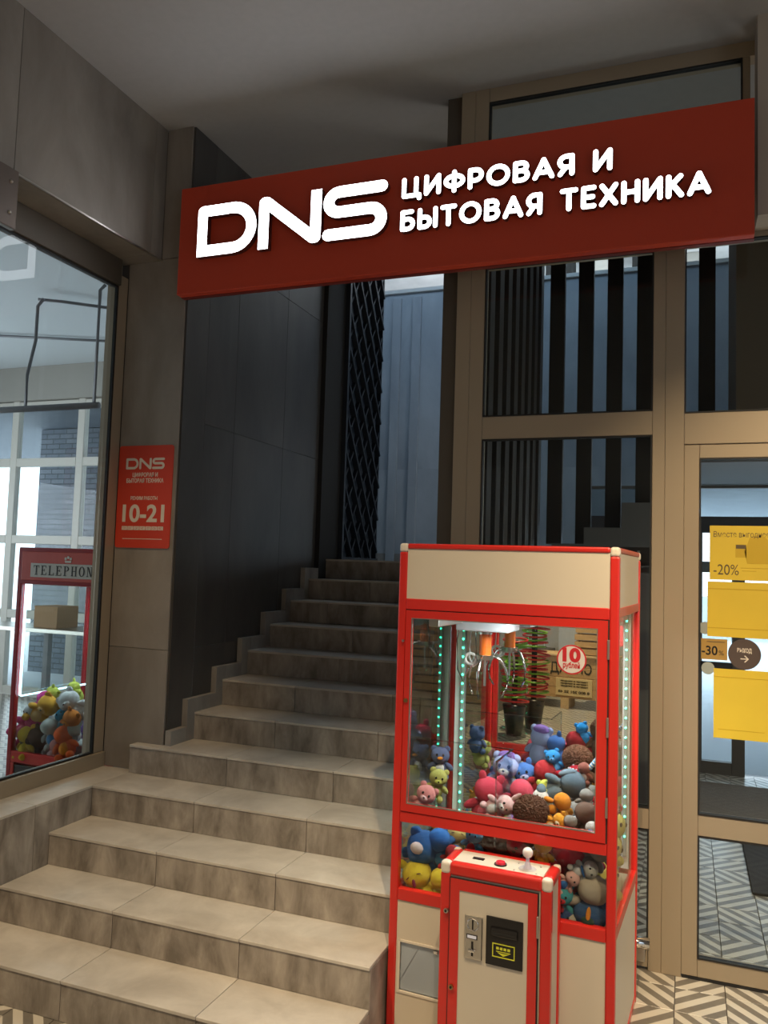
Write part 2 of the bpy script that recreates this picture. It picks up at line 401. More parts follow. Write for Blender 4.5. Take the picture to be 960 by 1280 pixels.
box('corner_panel', (XPL-.0095, YC+.012, 4*SH), (XS, 3.74, ZC), STAIRW, pil)
sw = struct(box('wall_stair_left', (XS-.35, 3.741, 0), (XS-.010, 6.30, 4.8), GROUT))
ys = [3.741, 4.05, 4.66, 5.27, 5.53]
for a, b in zip(ys, ys[1:]):
    for z0, z1 in ((.5, 1.184), (1.186, 2.4), (2.402, 3.4), (3.402, 3.98)):
        if z1 < ((b-SY)/ST)*SH: continue
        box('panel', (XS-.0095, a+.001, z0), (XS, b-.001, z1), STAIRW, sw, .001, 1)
box('dark_column', (XS-.009, 5.20, 1.55), (XS+.035, 5.53, 4.8), BLACKM, sw)
box('lattice_dark_sheet', (XS-.009, 5.531, 1.69), (XS-.002, 6.32, 4.8), mat('lattice_dimness', (.02, .03, .05), .5), sw)  # dark sheet stands in for the dim space seen through the lattice

# shop window in the left wall
win = struct(empty('window_1', (XW, 3.0, 4*SH)), 'large shop window left of the stairs')
Z0w, Z1w = .575, 3.25
FW_ = .085
box('window_frame', (XW-.05, -1.5, 4*SH), (XW+.02, YC-.001, 4*SH+.075), FRAME, win, .003)
box('window_frame', (XW-.05, YC-.075, 4*SH+.0755), (XW+.004, YC-.001, 3.1745), FRAME, win, .003)
box('window_frame', (XW-.05, -1.5, 3.175 - .065), (XW+.02, YC-.076, 3.252), FRAMED, win, .003)
boxes('gasket', [((XW-.012, -1.5, 4*SH+.0755), (XW+.004, YC-.0755, 4*SH+.085)), ((XW-.012, -1.5, 3.098), (XW+.004, YC-.0755, 3.1095)), ((XW-.012, YC-.088, 4*SH+.085), (XW+.004, YC-.0755, 3.098))], GASK, win)
box('pane', (XW-.006, -1.5, 4*SH+.086), (XW, YC-.089, 3.097), GLD, win)
# inner reveal behind the glass
rv = struct(box('wall_reveal', (-2.945, 3.45, 0), (XW-.051, YC+.011, 3.4), mat('reveal_beige', (.46, .39, .30), .7)))

# end of the neighbouring shop's fascia
fb = tag(box('fascia_box', (XL+.001, .2, 3.0), (XL+.03, 2.50, 3.25), mat('fascia_metal', (.16, .13, .11), .4, .5), None, .004), 'dark metal fascia box end cut by the left edge, above the shop window', 'sign box')
for z in (3.06, 3.19):
    bm = bmesh.new(); bmesh.ops.create_icosphere(bm, subdivisions=2, radius=.008); meshobj('screw', bm, STEEL, (XL+.031, 2.46, z), fb, True)

# ------------------------------------------------------------------ ceiling and lobby shell
struct(box('ceiling', (XL-.3, -5, ZC), (4, 5.3, ZC+.25), CEIL))
struct(box('wall_back', (-9, -5.2, -.1), (4, -5, ZC), mat('lobby_wall', (.42, .40, .38), .8)))
struct(box('wall_right', (4, -5, -.1), (4.2, 12, 6), mat('lobby_wall', (.42, .40, .38), .8)))
struct(box('wall_left_far_end', (-9.2, -5, -.1), (-9, 7.6, ZC), mat('lobby_wall', (.42, .40, .38), .8)))

# ------------------------------------------------------------------ upstairs hall
uw = struct(box('wall_upstairs_back', (-3.7, 8.5, 2.75), (4, 8.7, 4.78), BLUEW))
box('lower_wall', (-3.7, 8.5, 1.6), (-.10, 8.7, 2.749), BLUEW, uw)
box('coping', (-3.7, 8.47, 4.78), (4, 8.72, 4.82), WHITE, uw)
for x in (-3.12, -2.88): box('pilaster', (x-.05, 8.46, 1.70), (x+.05, 8.499, 4.72), BLUEW, uw, .004)
box('skirting', (-3.59, 8.485, 1.695), (4, 8.499, 1.80), SKIRT, uw)
struct(box('ceiling_upstairs', (-6, 5.0, 6.2), (4, 14, 6.35), mat('upper_ceiling', (.60, .58, .55), .8, var=.3, bscale=3)))
struct(box('wall_upstairs_left', (-5.2, 5.4, 4.06), (-5, 14, 6.2), BLUEW))
struct(box('wall_landing_left', (-3.7, 6.2, 0), (-3.6, 8.499, 4.8), BLUEW)); struct(box('wall_landing_return', (-3.599, 6.2, 0), (XS-.351, 6.30, 4.8), BLUEW))
struct(box('wall_upstairs_far', (-6, 13.8, 3), (4, 14, 6.2), mat('upper_far_wall', (.5, .5, .5), .8)))
struct(box('wall_upstairs_front', (-6, 5.3, 3.98), (4, 5.5, 6.3), mat('upper_dark', (.10, .10, .10), .8)))
for i, x in enumerate((-3.0, -1.7, -1.15, -.55, .1)):
    d = tag(box('air_duct', (x-.2, 11.0+.2*i, 5.55-.1*(i % 2)), (x+.16, 11.5+.2*i, 6.199), BLACKM if i % 2 else STEEL, None, .01), None, 'duct', 'small units under the upstairs ceiling')
    tag(d, ['leftmost silver', 'black', 'middle silver', 'second black', 'rightmost silver'][i]+' small unit hanging under the bright upstairs ceiling')
# metal lattice by the landing
lat = tag(empty('lattice_screen', (XS+.02, 5.55, 1.70)), 'dark metal diamond lattice screen beside the top of the stairs', 'screen')
bars_ = []
LY0, LY1, LZ0, LZ1 = 5.55, 6.27, 1.71, 4.25
def latbar(bm, a, b, w=.010, d=.03):
    a = Vector(a); b = Vector(b); u = (b-a).normalized(); n = Vector((0, -u.z, u.y))*w
    vs = []
    for x in (0, d):
        for p in (a-n, a+n, b+n, b-n): vs.append(bm.verts.new((x, p.y, p.z)))
    for q in ((3, 2, 1, 0), (4, 5, 6, 7), (0, 1, 5, 4), (1, 2, 6, 5), (2, 3, 7, 6), (3, 0, 4, 7)): bm.faces.new([vs[i] for i in q])
rl = random.Random(5)
step_ = .27; slope = 1.45
nb = 0
def clipseg(y0, z0, y1, z1):
    # clip a line to the panel rectangle
    t0, t1 = 0., 1.
    for p, q0, q1, lo, hi in ((y1-y0, y0, y1, LY0, LY1), (z1-z0, z0, z1, LZ0, LZ1)):
        if abs(p) < 1e-9: continue
        a, b = (lo-q0)/p, (hi-q0)/p
        if a > b: a, b = b, a
        t0, t1 = max(t0, a), min(t1, b)
    if t1-t0 < .02: return None
    return (y0+(y1-y0)*t0, z0+(z1-z0)*t0), (y0+(y1-y0)*t1, z0+(z1-z0)*t1)
for s in (1, -1):
    z = LZ0-1.6
    while z < LZ1+1.6:
        seg = clipseg(LY0, z, LY1, z+s*slope*(LY1-LY0))
        if seg:
            (a0, a1), (b0, b1) = seg
            bm = bmesh.new(); latbar(bm, (0, 0, 0), (0, b0-a0, b1-a1), .009, .03 if s > 0 else .045)
            meshobj('lattice_bar', bm, LATM, (XS+.02, a0, a1), lat)
        z += step_
boxes('lattice_frame', [((XS+.012, LY0-.03, LZ0-.015), (XS+.07, LY0, LZ1)), ((XS+.012, LY0, LZ0-.015), (XS+.07, LY1, LZ0+.005)), ((XS+.012, LY1, LZ0-.015), (XS+.05, LY1+.015, LZ1))], LATM, lat)
ORD = ['first', 'second', 'third', 'fourth', 'fifth', 'sixth', 'seventh', 'eighth', 'ninth']
# dark vertical battens round the stair void
for i in range(9):
    y = 4.15+i*.235
    b_ = box('wooden_batten', (-1.10, y, 1.0), (-1.05, y+.115, 5.2), DARKW, None, .003, 1)
    tag(b_, ORD[i]+' from the front in the close row of dark battens beside the stairs', 'batten', 'battens beside the stairs')
for i in range(6):
    x = -.995+i*.213
    b_ = box('wooden_batten', (x, 6.1, 1.86 if x < -.7 else 1.98 if x < -.5 else 2.16 if x < -.1 else 2.51), (x+.112, 6.16, 5.6), DARKW, None, .003, 1)
    tag(b_, ORD[i]+' from the left of the wide-spaced dark battens before the pale blue wall', 'batten', 'battens facing the shopfront')
struct(box('wall_stair_right', (-1.058, 3.76, 0), (-.99, 8.5, 1.69), WALLC))
struct(box('wall_tan_reflection', (.26, 5.0, 2.562), (1.6, 5.94, 5.2), mat('tan_reflection', (.20, .15, .10), .7)))  # brown reflection in the glazing, built here as a tan wall

# ------------------------------------------------------------------ shopfront
sf = struct(empty('trim_2', (-.4, YF, 0)), 'taupe aluminium shopfront framing')
FY0, FY1 = YF, YF+.07
def fr(name, x0, x1, z0, z1, y0=FY0, y1=FY1, m=FRAME): return box(name, (x0, y0, z0), (x1, y1, z1), m, sf, .002, 1)
fr('dark_post', -1.125, -1.046, SH*4.5, ZC, YF+.03, YF+.10, FRAMED)
fr('post', -1.045, -.9755, 0, ZC); fr('post', -.975, -.907, 0, ZC)
fr('mullion', -.1445, -.0925, 0, 3.2); fr('mullion', -.092, -.014, 0, 3.2)
fr('transom', -.9065, -.145, 2.262, 2.368)
fr('transom', -.9065, -.145, 3.095, 3.2); fr('transom', -.9065, .225, 3.2005, 3.30)
fr('transom', -.0135, 1.55, 2.217, 2.352); fr('transom', -.0135, 1.55, 3.103, 3.2)
fr('head_rail', -.9065, 1.55, 3.91, ZC)
fr('post', .215, .245, 3.3005, 3.909)
fr('post', 1.45, 1.55, 0, 3.9)
def gask(x0, x1, z0, z1, parent, t=.006, y0=YF-.0005, y1=YF+.03):
    boxes('gasket', [((x0, y0, z0), (x0+t, y1, z1)), ((x1-t, y0, z0), (x1, y1, z1)), ((x0+t, y0, z0), (x1-t, y1, z0+t)), ((x0+t, y0, z1-t), (x1-t, y1, z1))], GASK, parent)
def pane(x0, x1, z0, z1, parent, mt=GLD):
    gask(x0, x1, z0, z1, parent); box('pane', (x0+.0062, YF+.012, z0+.0062), (x1-.0062, YF+.018, z1-.0062), mt, parent)
pane(-.9065, -.1450, 2.3685, 3.0945, sf); pane(-.0135, 1.449, 2.3525, 3.1025, sf)
pane(-.9065, .2145, 3.3005, 3.9095, sf)
# small fixed leaf left of the door, half hidden by the machine
lf = struct(empty('door_1', (-.53, YF, 0)), 'fixed glazed leaf behind the claw machine')
def leaf(root, x0, x1, zt, bot=.08, lock=.58, fx=.055):
    P = lambda n, a, b, c, d: box(n, (a, YF+.004, c), (b, YF+.06, d), FRAME, root, .002, 1)
    P('stile', x0, x0+fx, .012, zt); P('stile', x1-fx, x1, .012, zt)
    P('rail', x0+fx+.0005, x1-fx-.0005, .012, bot); P('rail', x0+fx+.0005, x1-fx-.0005, lock, lock+.086); P('rail', x0+fx+.0005, x1-fx-.0005, zt-.058, zt)
    pane(x0+fx+.0005, x1-fx-.0005, bot+.0005, lock-.0005, root); pane(x0+fx+.0005, x1-fx-.0005, lock+.0865, zt-.0585, root)
boxes_ = leaf
for a, b in ((.012, .10), (.576, .664)): box('rail', (-.9062, YF+.004, a), (-.1452, YF+.06, b), FRAME, lf, .002, 1)
pane(-.9062, -.1452, .1005, .5755, lf); pane(-.9062, -.1452, .6645, 2.2615, lf)
bt = box('bottom_plate', (-.30, YF-.03, .045), (-.155, YF+.003, .10), STEEL, lf, .003)
tubeobj('pivot_tube', [(-.26, YF-.05, .13), (-.135, YF-.05, .13)], .022, CHROME, lf, 16)
dr = struct(empty('door_2', (.6, YF, 0)), 'glazed entrance door with yellow posters')
leaf(dr, -.0138, 1.0, 2.214, .085, .578, .062)
boxes('door_seal', [((-.012, YF+.003, 0), (1.0, YF+.05, .0115))], GASK, dr)
fr('post', 1.003, 1.449, 0, 2.2165, YF+.005)
struct(box('wall_right_bulkhead', (.262, 3.50, 3.125), (4, 3.66, ZC), mat('pale_bulkhead', (.46, .40, .33), .7)))
struct(box('wall_right_front', (1.551, 3.60, 0), (4, 3.80, 3.124), mat('pale_bulkhead', (.46, .40, .33), .7)))

# posters on the glass of the entrance door
def poster(x0, x1, z0, z1, m, label, cat='poster', y=YF+.0195):
    o = box('yellow_poster', (x0, y, z0), (x1, y+.0012, z1), m); tag(o, label, cat); return o
YP = YF+.0112
p1 = poster(.090, .46, 1.640, 1.868, YELP, 'yellow poster with dark heading, pictures and -20% on the door glass', y=YP-.0012)
textobj('heading', 'Вместе выгоднее', .034, BROWNP, (.105, YP-.0015, 1.820), p1, 'LEFT', .0003, .215)
textobj('discount', '-20%', .062, BROWNP, (.105, YP-.0015, 1.662), p1, 'LEFT', .0003, .098)
box('picture_box', (.190, YP-.0017, 1.735), (.232, YP-.0012, 1.790), YELD, p1)
box('picture_label', (.192, YP-.0021, 1.772), (.230, YP-.0017, 1.788), BROWNP, p1)
bm = bmesh.new(); prism(bm, [(0, 0), (.09, 0), (.10, .05), (.08, .10), (.05, .125), (.01, .11), (-.01, .05)], 0, -.0005)
meshobj('picture_blob', bm, YELD, (.235, YP-.0012, 1.710), p1)
box('caption_line', (.21, YP-.0017, 1.69), (.45, YP-.0012, 1.693), YELD, p1); box('caption_line', (.215, YP-.0017, 1.678), (.27, YP-.0012, 1.681), YELD, p1)
p2 = poster(.082, .46, 1.402, 1.632, YELP, 'plain yellow poster just below the -20% poster on the door glass', y=YP-.0012)
box('fold', (.083, YP-.0017, 1.60), (.459, YP-.0012, 1.604), YELD, p2); box('fold', (.083, YP-.0017, 1.437), (.459, YP-.0012, 1.44), YELD, p2)
p3 = poster(.107, .315, .985, 1.270, YELP, 'plain yellow poster lowest on the door glass, under the round sign', y=YP-.0012)
box('fold', (.108, YP-.0017, 1.235), (.314, YP-.0012, 1.238), YELD, p3); box('fold', (.125, YP-.0017, 1.02), (.30, YP-.0012, 1.023), YELD, p3)
p4 = tag(box('discount_sticker', (.058, YP-.0012, 1.305), (.160, YP, 1.392), mat('amber_card', (.36, .22, .05), .6)), 'small amber -30% card at the left edge of the door glass', 'sticker')
textobj('discount', '-30', .052, BLACK, (.060, YP-.0015, 1.325), p4, 'LEFT', .0003, .062, bold=.001)
textobj('percent', '%', .028, BLACK, (.126, YP-.0015, 1.325), p4, 'LEFT', .0003, .02)
box('print_line', (.08, YP-.0017, 1.378), (.15, YP-.0012, 1.381), BROWNP, p4)
bm = bmesh.new(); disc(bm, (0, 0), .063, 0, -.0012, 40)
p5 = tag(meshobj('round_exit_sign', bm, mat('dark_brown_vinyl', (.075, .052, .045), .6), (.225, YP-.0013, 1.335)), 'round dark brown exit sign with white arrow on the door glass', 'sign')
textobj('word', 'ВЫХОД', .024, WHITEP, (.225, YP-.0028, 1.342), p5, 'CENTER', .0003, .055, bold=.0006)
boxes('arrow', [((.210, YP-.003, 1.314), (.238, YP-.0025, 1.318))], WHITEP, p5)
bm = bmesh.new(); prism(bm, [(0, 0), (-.012, .012), (-.009, .015), (.006, 0), (-.009, -.015), (-.012, -.012)], 0, -.0005)
meshobj('arrow_head', bm, WHITEP, (.236, YP-.0025, 1.316), p5)
for (x, z, lab) in ((.073, 1.435, 'grey round patch on the door glass beside the second yellow poster'), (.085, 1.268, 'grey round patch on the door glass under the -30% card')):
    bm = bmesh.new(); disc(bm, (0, 0), .026, 0, -.0008, 28)
    tag(meshobj('round_patch', bm, mat('grey_patch', (.30, .33, .30), .5), (x, YP, z)), lab, 'sticker')

# ------------------------------------------------------------------ vestibule behind the door
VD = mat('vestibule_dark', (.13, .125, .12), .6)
struct(box('ceiling_vestibule', (-.05, 5.95, 2.44), (1.6, 7.4, 2.50), VD))
for i, (a, b, z) in enumerate(((-.93, -.70, 1.86), (-.70, -.44, 1.98), (-.44, -.05, 2.16))): struct(box('wall_vestibule_step', (a, 5.95, 0), (b-.001, 6.09, z), VD))
struct(box('wall_vestibule_front', (-.049, 5.95, 2.501), (1.6, 6.05, 2.56), VD))
struct(box('wall_vestibule_left', (-.989, 3.76, 0), (-.931, 7.4, 1.69), VD))
struct(box('wall_vestibule_right', (1.6, 3.81, 0), (1.7, 7.6, 2.6), VD))
YO = 7.45
od = struct(empty('door_3', (.6, YO, 0)), 'outer entrance door frame seen through the glass')
def ofr(n, x0, x1, z0, z1, m=FRAME): return box(n, (x0, YO, z0), (x1, YO+.07, z1), m, od, .002, 1)
DKF = mat('dark_outer_frame', (.10, .088, .075), .5)
ofr('post', -.93, -.86, 0, 2.44, DKF); ofr('post', .36, .46, 0, 2.03, DKF); ofr('post', .05, .125, .10, 2.03, DKF); ofr('post', 1.5, 1.6, 0, 2.44, DKF)
ofr('header', -.859, 1.499, 2.031, 2.17, mat('dark_header', (.035, .035, .04), .5)); ofr('top_rail', -.859, 1.499, 2.415, 2.44, DKF)
ofr('bottom_rail', -.859, .359, .0, .10, DKF); ofr('lock_rail', -.859, .359, .86, .93, mat('dark_header', (.035, .035, .04), .5))
box('pane', (-.859, YO+.03, .101), (.359, YO+.036, 2.03), GLD, od); box('pane', (.461, YO+.03, .02), (1.499, YO+.036, 2.03), GLD, od)
box('transom_pane', (-.859, YO+.03, 2.171), (1.499, YO+.036, 2.414), GLD, od)
mt_ = tag(box('door_mat', (.33, 4.75, .0005), (1.5, 5.75, .014), mat('mat_rubber', (.025, .022, .020), .9, bump=.6, bscale=120), None, .004), 'dark rectangular mat on the zebra floor behind the glass door', 'mat')
mt2 = tag(box('door_mat', (-.2, 5.95, .0005), (1.5, 7.1, .012), mat('brown_coir', (.13, .095, .065), .9, bump=.8, bscale=80, var=.4), None, .003), 'wide brown mat just inside the outer entrance door', 'mat')
# unlit board painted to stand for letters reflected above the machine's top
sgn = tag(box('reflected_letters_board', (-.62, 4.6, 1.70), (-.15, 4.63, 1.80), mat('reflection_board_dark', (.10, .07, .05), .6), None, .002), 'dark board painted as a reflection of letters EN over the machine top', 'sign')
textobj('letters', 'EN', .085, LEDW if 0 else WHITE, (-.30, 4.597, 1.72), sgn, 'CENTER', .002, .12, bold=.002)
ob = tag(box('orange_box', (-.80, 4.3, 1.69), (-.52, 4.42, 1.73), mat('orange_card', (.55, .20, .08), .6), None, .004), 'flat orange box on a shelf, seen just over the machine top', 'box')
sh = tag(box('wall_shelf', (-.929, 4.25, 1.66), (-.12, 4.68, 1.689), VD, None, .002), 'dark shelf behind the shopfront glass at machine-top height', 'shelf')

# ------------------------------------------------------------------ outside
struct(box('floor_outside', (-14, 7.6, -.25), (8, 30, -.05), SNOW))
cn = struct(box('ceiling_canopy', (.02, 7.62, 2.45), (2.4, 11.5, 2.53), mat('canopy_white', (.6, .66, .72), .6, var=.2, bscale=4)))
bld = tag(empty('far_building', (1.2, 24, -.05)), 'pale low building across the snow beyond the entrance door', 'building')
box('wall', (-3, 24, -.05), (7, 25, 1.1), mat('pale_render', (.70, .72, .75), .8), bld)
for i in range(14): box('window', (-2.7+i*.65, 23.98, .35), (-2.45+i*.65, 23.999, .72), mat('far_pane', (.10, .13, .16), .4), bld)
# brick wall outside the shop windows
BR = mat('grey_brick', (.42, .43, .46), .8, var=.15, bscale=5)
def brickmat():
    m, n, l, p = newmat('painted_brick')
    tc = n.new('ShaderNodeTexCoord'); mp = n.new('ShaderNodeMapping'); mp.inputs['Rotation'].default_value = (PI/2, 0, 0)
    b = n.new('ShaderNodeTexBrick'); b.inputs['Scale'].default_value = 1; b.inputs['Brick Width'].default_value = .24; b.inputs['Row Height'].default_value = .075; b.inputs['Mortar Size'].default_value = .008
    b.inputs['Color1'].default_value = (.15, .165, .20, 1); b.inputs['Color2'].default_value = (.22, .235, .27, 1); b.inputs['Mortar'].default_value = (.09, .10, .11, 1)
    l.new(tc.outputs['Object'], mp.inputs[0]); l.new(mp.outputs[0], b.inputs['Vector']); l.new(b.outputs[0], p.inputs['Base Color'])
    bp = n.new('ShaderNodeBump'); bp.inputs['Strength'].default_value = .5; bp.inputs['Distance'].default_value = .01; l.new(b.outputs['Fac'], bp.inputs['Height']); bp.invert = True; l.new(bp.outputs[0], p.inputs['Normal'])
    p.inputs['Roughness'].default_value = .85
    return m
struct(box('wall_brick_outside', (-9.1, 9.4, -.05), (-6.0, 9.6, 3.54), brickmat()))
struct(box('ceiling_canopy_outside', (-13, 7.65, 3.55), (-5, 13.5, 3.65), mat('canopy_grey', (.11, .125, .15), .7, var=.3, bscale=9)))

# ------------------------------------------------------------------ shop interior behind the left window
WF = mat('white_window_frame', (.72, .69, .62), .5)
struct(box('ceiling_shop', (-9, -5, 3.93), (XW-.31, 7.6, 4.05), mat('shop_ceiling', (.62, .66, .68), .9)))
ww = struct(empty('window_2', (-7, 7.5, 0)), 'white gridded window wall at the back of the shop')
xs_ = [-9, -7.68, -6.68, -5.68, -4.68, -3.68, -2.98]
for x in xs_[:-1]: box('mullion', (x-.05, 7.5, 0), (x+.05, 7.58, 3.52), WF, ww, .004, 1)
for z in (.05, .95, 1.84, 2.77, 3.46):
    for a, b in zip(xs_, xs_[1:]): box('rail', (a+.0505, 7.5, z-.05), (b-.0505, 7.58, z+.05), WF, ww, .004, 1)
for a, b in zip(xs_, xs_[1:]):
    for z0, z1 in ((.10, .90), (1.0, 1.79), (1.89, 2.72), (2.82, 3.41)):
        box('pane', (a+.051, 7.535, z0+.001), (b-.051, 7.541, z1-.001), GL, ww)
struct(box('wall_shop_header', (-9, 7.45, 3.521), (-2.98, 7.6, 3.929), mat('beam_beige', (.42, .40, .36), .8)))
struct(box('wall_shop_right', (-2.979, 3.75, 0), (XS-.351, 6.199, 3.93), mat('lobby_wall', (.42, .40, .38), .8)))
# hanging track with conduits
GREY = mat('galvanised_conduit', (.20, .20, .21), .5, .3)
tr = tag(empty('ceiling_conduit', (-5.6, 5.6, 3.92)), 'looped grey conduit hanging from the shop ceiling with a long track', 'conduit')
YT = 5.3
tubeobj('track', [(-7.6, YT, 2.905), (-4.55, YT, 2.905)], .028, GREY, tr)
tubeobj('drop', [(-5.33, YT, 2.92), (-5.33, YT, 3.2), (-5.26, YT, 3.5), (-5.26, YT, 3.80), (-5.2, YT, 3.86)], .014, GREY, tr)
tubeobj('drop', [(-4.60, YT, 2.92), (-4.60, YT, 3.88), (-4.55, YT, 3.92)], .014, GREY, tr)
tubeobj('run', [(-5.26, YT, 3.86), (-5.1, YT+.1, 3.86), (-4.0, YT+1.2, 3.89)], .014, GREY, tr)
tubeobj('run', [(-6.9, YT+.8, 3.9), (-5.8, YT+1.3, 3.9), (-4.2, YT+2.0, 3.9)], .014, GREY, tr)

# ------------------------------------------------------------------ the red sign with lit letters
YS = 3.42
sg = tag(empty('shop_sign', (-1.11, YS, 3.02)), 'long red shop sign with glowing white letters over the stairs', 'sign')
box('sign_panel', (-2.478, YS, 3.016), (.245, YS+.045, 3.582), REDP, sg, .004)
boxes('edge_profile', [((-2.480, YS+.0455, 3.014), (.247, YS+.075, 3.584))], mat('dark_profile', (.18, .02, .012), .5), sg)
for a_, b_ in (((-2.2, YS+.0755, 3.50), (-2.1, YF+.3, 3.54)), ((-.98, YS+.0755, 3.40), (-.92, YF-.001, 3.44)), ((.15, YS+.0755, 3.22), (.21, YF-.001, 3.26))): box('bracket', a_, b_, STEEL, sg)
YLt = YS-.002
for ch, x0, x1 in (('D', -2.343, -2.003), ('N', -1.990, -1.650), ('S', -1.640, -1.312)):
    word(sg, ch, x0, x1, 3.189, .262, .056, YLt, .033, LETTER, name='large_letter')
for a_, b_ in (((-2.343, YLt-.033, 3.189), (-2.315, YLt, 3.217)), ((-1.990, YLt-.033, 3.189), (-1.934, YLt, 3.217)), ((-1.706, YLt-.033, 3.423), (-1.650, YLt, 3.451))): o_ = box('letter_corner', a_, b_, LETTER, sg); o_.data.materials.append(LSIDE); [setattr(f_, 'material_index', 0 if f_.normal.y < -.9 else 1) for f_ in o_.data.polygons]
word(sg, 'ЦИФРОВАЯ И', -1.243, -.303, 3.346, .099, .0212, YLt, .030, LETTER, gap=.16)
word(sg, 'БЫТОВАЯ ТЕХНИКА', -1.246, .083, 3.190, .101, .0212, YLt, .030, LETTER, gap=.15)

# ------------------------------------------------------------------ opening-hours plate on the pillar
hp = tag(empty('opening_hours_plate', (-2.687, YC, 1.70)), 'small red opening-hours plate reading 10-21 on the concrete pillar', 'sign')
bm = bmesh.new(); wv, hv, rr_ = .172, .272, .015
pts = [p for cx, cz, a in ((wv-rr_, hv-rr_, 0), (-wv+rr_, hv-rr_, 90), (-wv+rr_, -hv+rr_, 180), (wv-rr_, -hv+rr_, 270)) for p in arc(cx, cz, rr_, rr_, a, a+90, 4)]
prism(bm, pts, 0, -.005); bmesh.ops.recalc_face_normals(bm, faces=bm.faces)
HX, HZ = -2.687, 1.980
meshobj('plate', bm, REDSTK, (HX, YC-.0005, HZ), hp)
yy = YC-.0058
for ch, a, b in (('D', -.125, -.045), ('N', -.040, .038), ('S', .043, .120)):
    word(hp, ch, HX+a, HX+b, HZ+.145, .060, .013, yy, .001, WHITEP, name='letter')
textobj('words', 'ЦИФРОВАЯ И', .030, WHITEP, (HX, yy, HZ+.105), hp, 'CENTER', .0004, .16, bold=.0008)
textobj('words', 'БЫТОВАЯ ТЕХНИКА', .030, WHITEP, (HX, yy, HZ+.074), hp, 'CENTER', .0004, .235, bold=.0008)
textobj('words', 'РЕЖИМ РАБОТЫ', .026, WHITEP, (HX+.0, yy, HZ-.018), hp, 'CENTER', .0004, .17, bold=.0006)
textobj('hours', '10-21', .125, WHITEP, (HX+.0, yy, HZ-.132), hp, 'CENTER', .0004, .265, bold=.0035)
for i in range(7):
    box('day_box', (HX-.132+i*.038, yy-.001, HZ-.178), (HX-.132+i*.038+.034, yy, HZ-.158), WHITEP, hp)
    textobj('day', ('ПН', 'ВТ', 'СР', 'ЧТ', 'ПТ', 'СБ', 'ВС')[i], .016, REDSTK, (HX-.115+i*.038, yy-.0012, HZ-.174), hp, 'CENTER', .0002, .02)
box('small_print_line', (HX-.125, yy-.0006, HZ-.226), (HX+.125, yy, HZ-.223), WHITEP, hp)

# ------------------------------------------------------------------ claw machine
MX, MY, MA = -.214, 2.848, -.052
MW, MD, MH = .811, .662, 1.741
cm = tag(empty('claw_machine', (MX, MY, 0), MA), 'red and cream claw crane machine full of plush toys, standing before the glass door', 'claw machine')
KS = .97
cm.location = (MX*KS, MY*KS, EYE*(1-KS)); cm.scale = (KS, KS, KS); ZB = -.0505
def mb(name, x0, x1, y0, y1, z0, z1, m, bev=.003, seg=2): return box(name, (x0, y0, z0), (x1, y1, z1), m, cm, bev, seg)
T = .032
W_ = MW
# corner posts and rails
for x0 in (-W_, -T):
    for y0 in (0, MD-T): mb('corner_post', x0, x0+T, y0, y0+T, ZB, MH-.032, RED, .006)
for y0, y1 in ((0, T), (MD-T, MD)):
    mb('cross_rail', -W_+T, -T, y0+.001, y1-.001, 1.493, 1.533, RED)
    mb('top_rail', -W_+T, -T, y0, y1, MH-.020, MH, RED, .006)
    mb('cross_rail', -W_+T, -T, y0+.001, y1-.001, .428, .470, RED)
    mb('base_rail', -W_+T, -T, y0+.001, y1-.001, ZB, ZB+.03, RED)
mb('cross_rail', -W_+T, -T, .001, T-.001, .709, .748, RED)
for x0 in (-W_, -T):
    mb('side_top_rail', x0+.001, x0+T-.001, T, MD-T, MH-.020, MH, RED, .006)
    mb('side_rail', x0+.002, x0+T-.002, T, MD-T, 1.500, 1.533, RED); mb('side_rail', x0+.002, x0+T-.002, T, MD-T, .424, .466, RED); mb('side_rail', x0+.002, x0+T-.002, T, MD-T, ZB, ZB+.03, RED)
for x in (-W_+.016, -.016):
    for y in (.016, MD-.016):
        mb('corner_cap', x-.017, x+.017, y-.017, y+.017, MH-.033, MH+.001, CAPW, .010, 3)
mb('header_panel', -W_+T, -T, .006, .012, 1.533, MH-.020, CREAM, 0); mb('header_panel', -W_+T, -T, MD-.012, MD-.006, 1.533, MH-.020, CREAM, 0)
mb('side_header_panel', -.010, -.005, T, MD-T, 1.533, MH-.020, CREAM, 0); mb('side_header_panel', -W_+.005, -W_+.010, T, MD-T, 1.533, MH-.020, CREAM, 0)
mb('top_cover', -W_+T, -T, T, MD-T, MH-.012, MH-.004, CREAM, 0); mb('cabin_ceiling', -W_+T, -T, T, MD-T, 1.494, 1.500, WHITE, 0)
mb('side_panel', -.010, -.005, T, MD-T, ZB+.03, .424, CREAM, 0); mb('side_panel', -W_+.005, -W_+.010, T, MD-T, ZB+.03, .424, CREAM, 0)
mb('back_panel', -W_+T, -T, MD-.012, MD-.006, ZB+.03, .428, CREAM, 0); mb('base_panel', -W_+T, -T, T, MD-T, ZB, ZB+.01, BLACKM, 0)
mb('toy_shelf', -W_+.012, -.012, .012, MD-.045, .438, .450, mat('shelf_board', (.45, .38, .28), .7), 0)
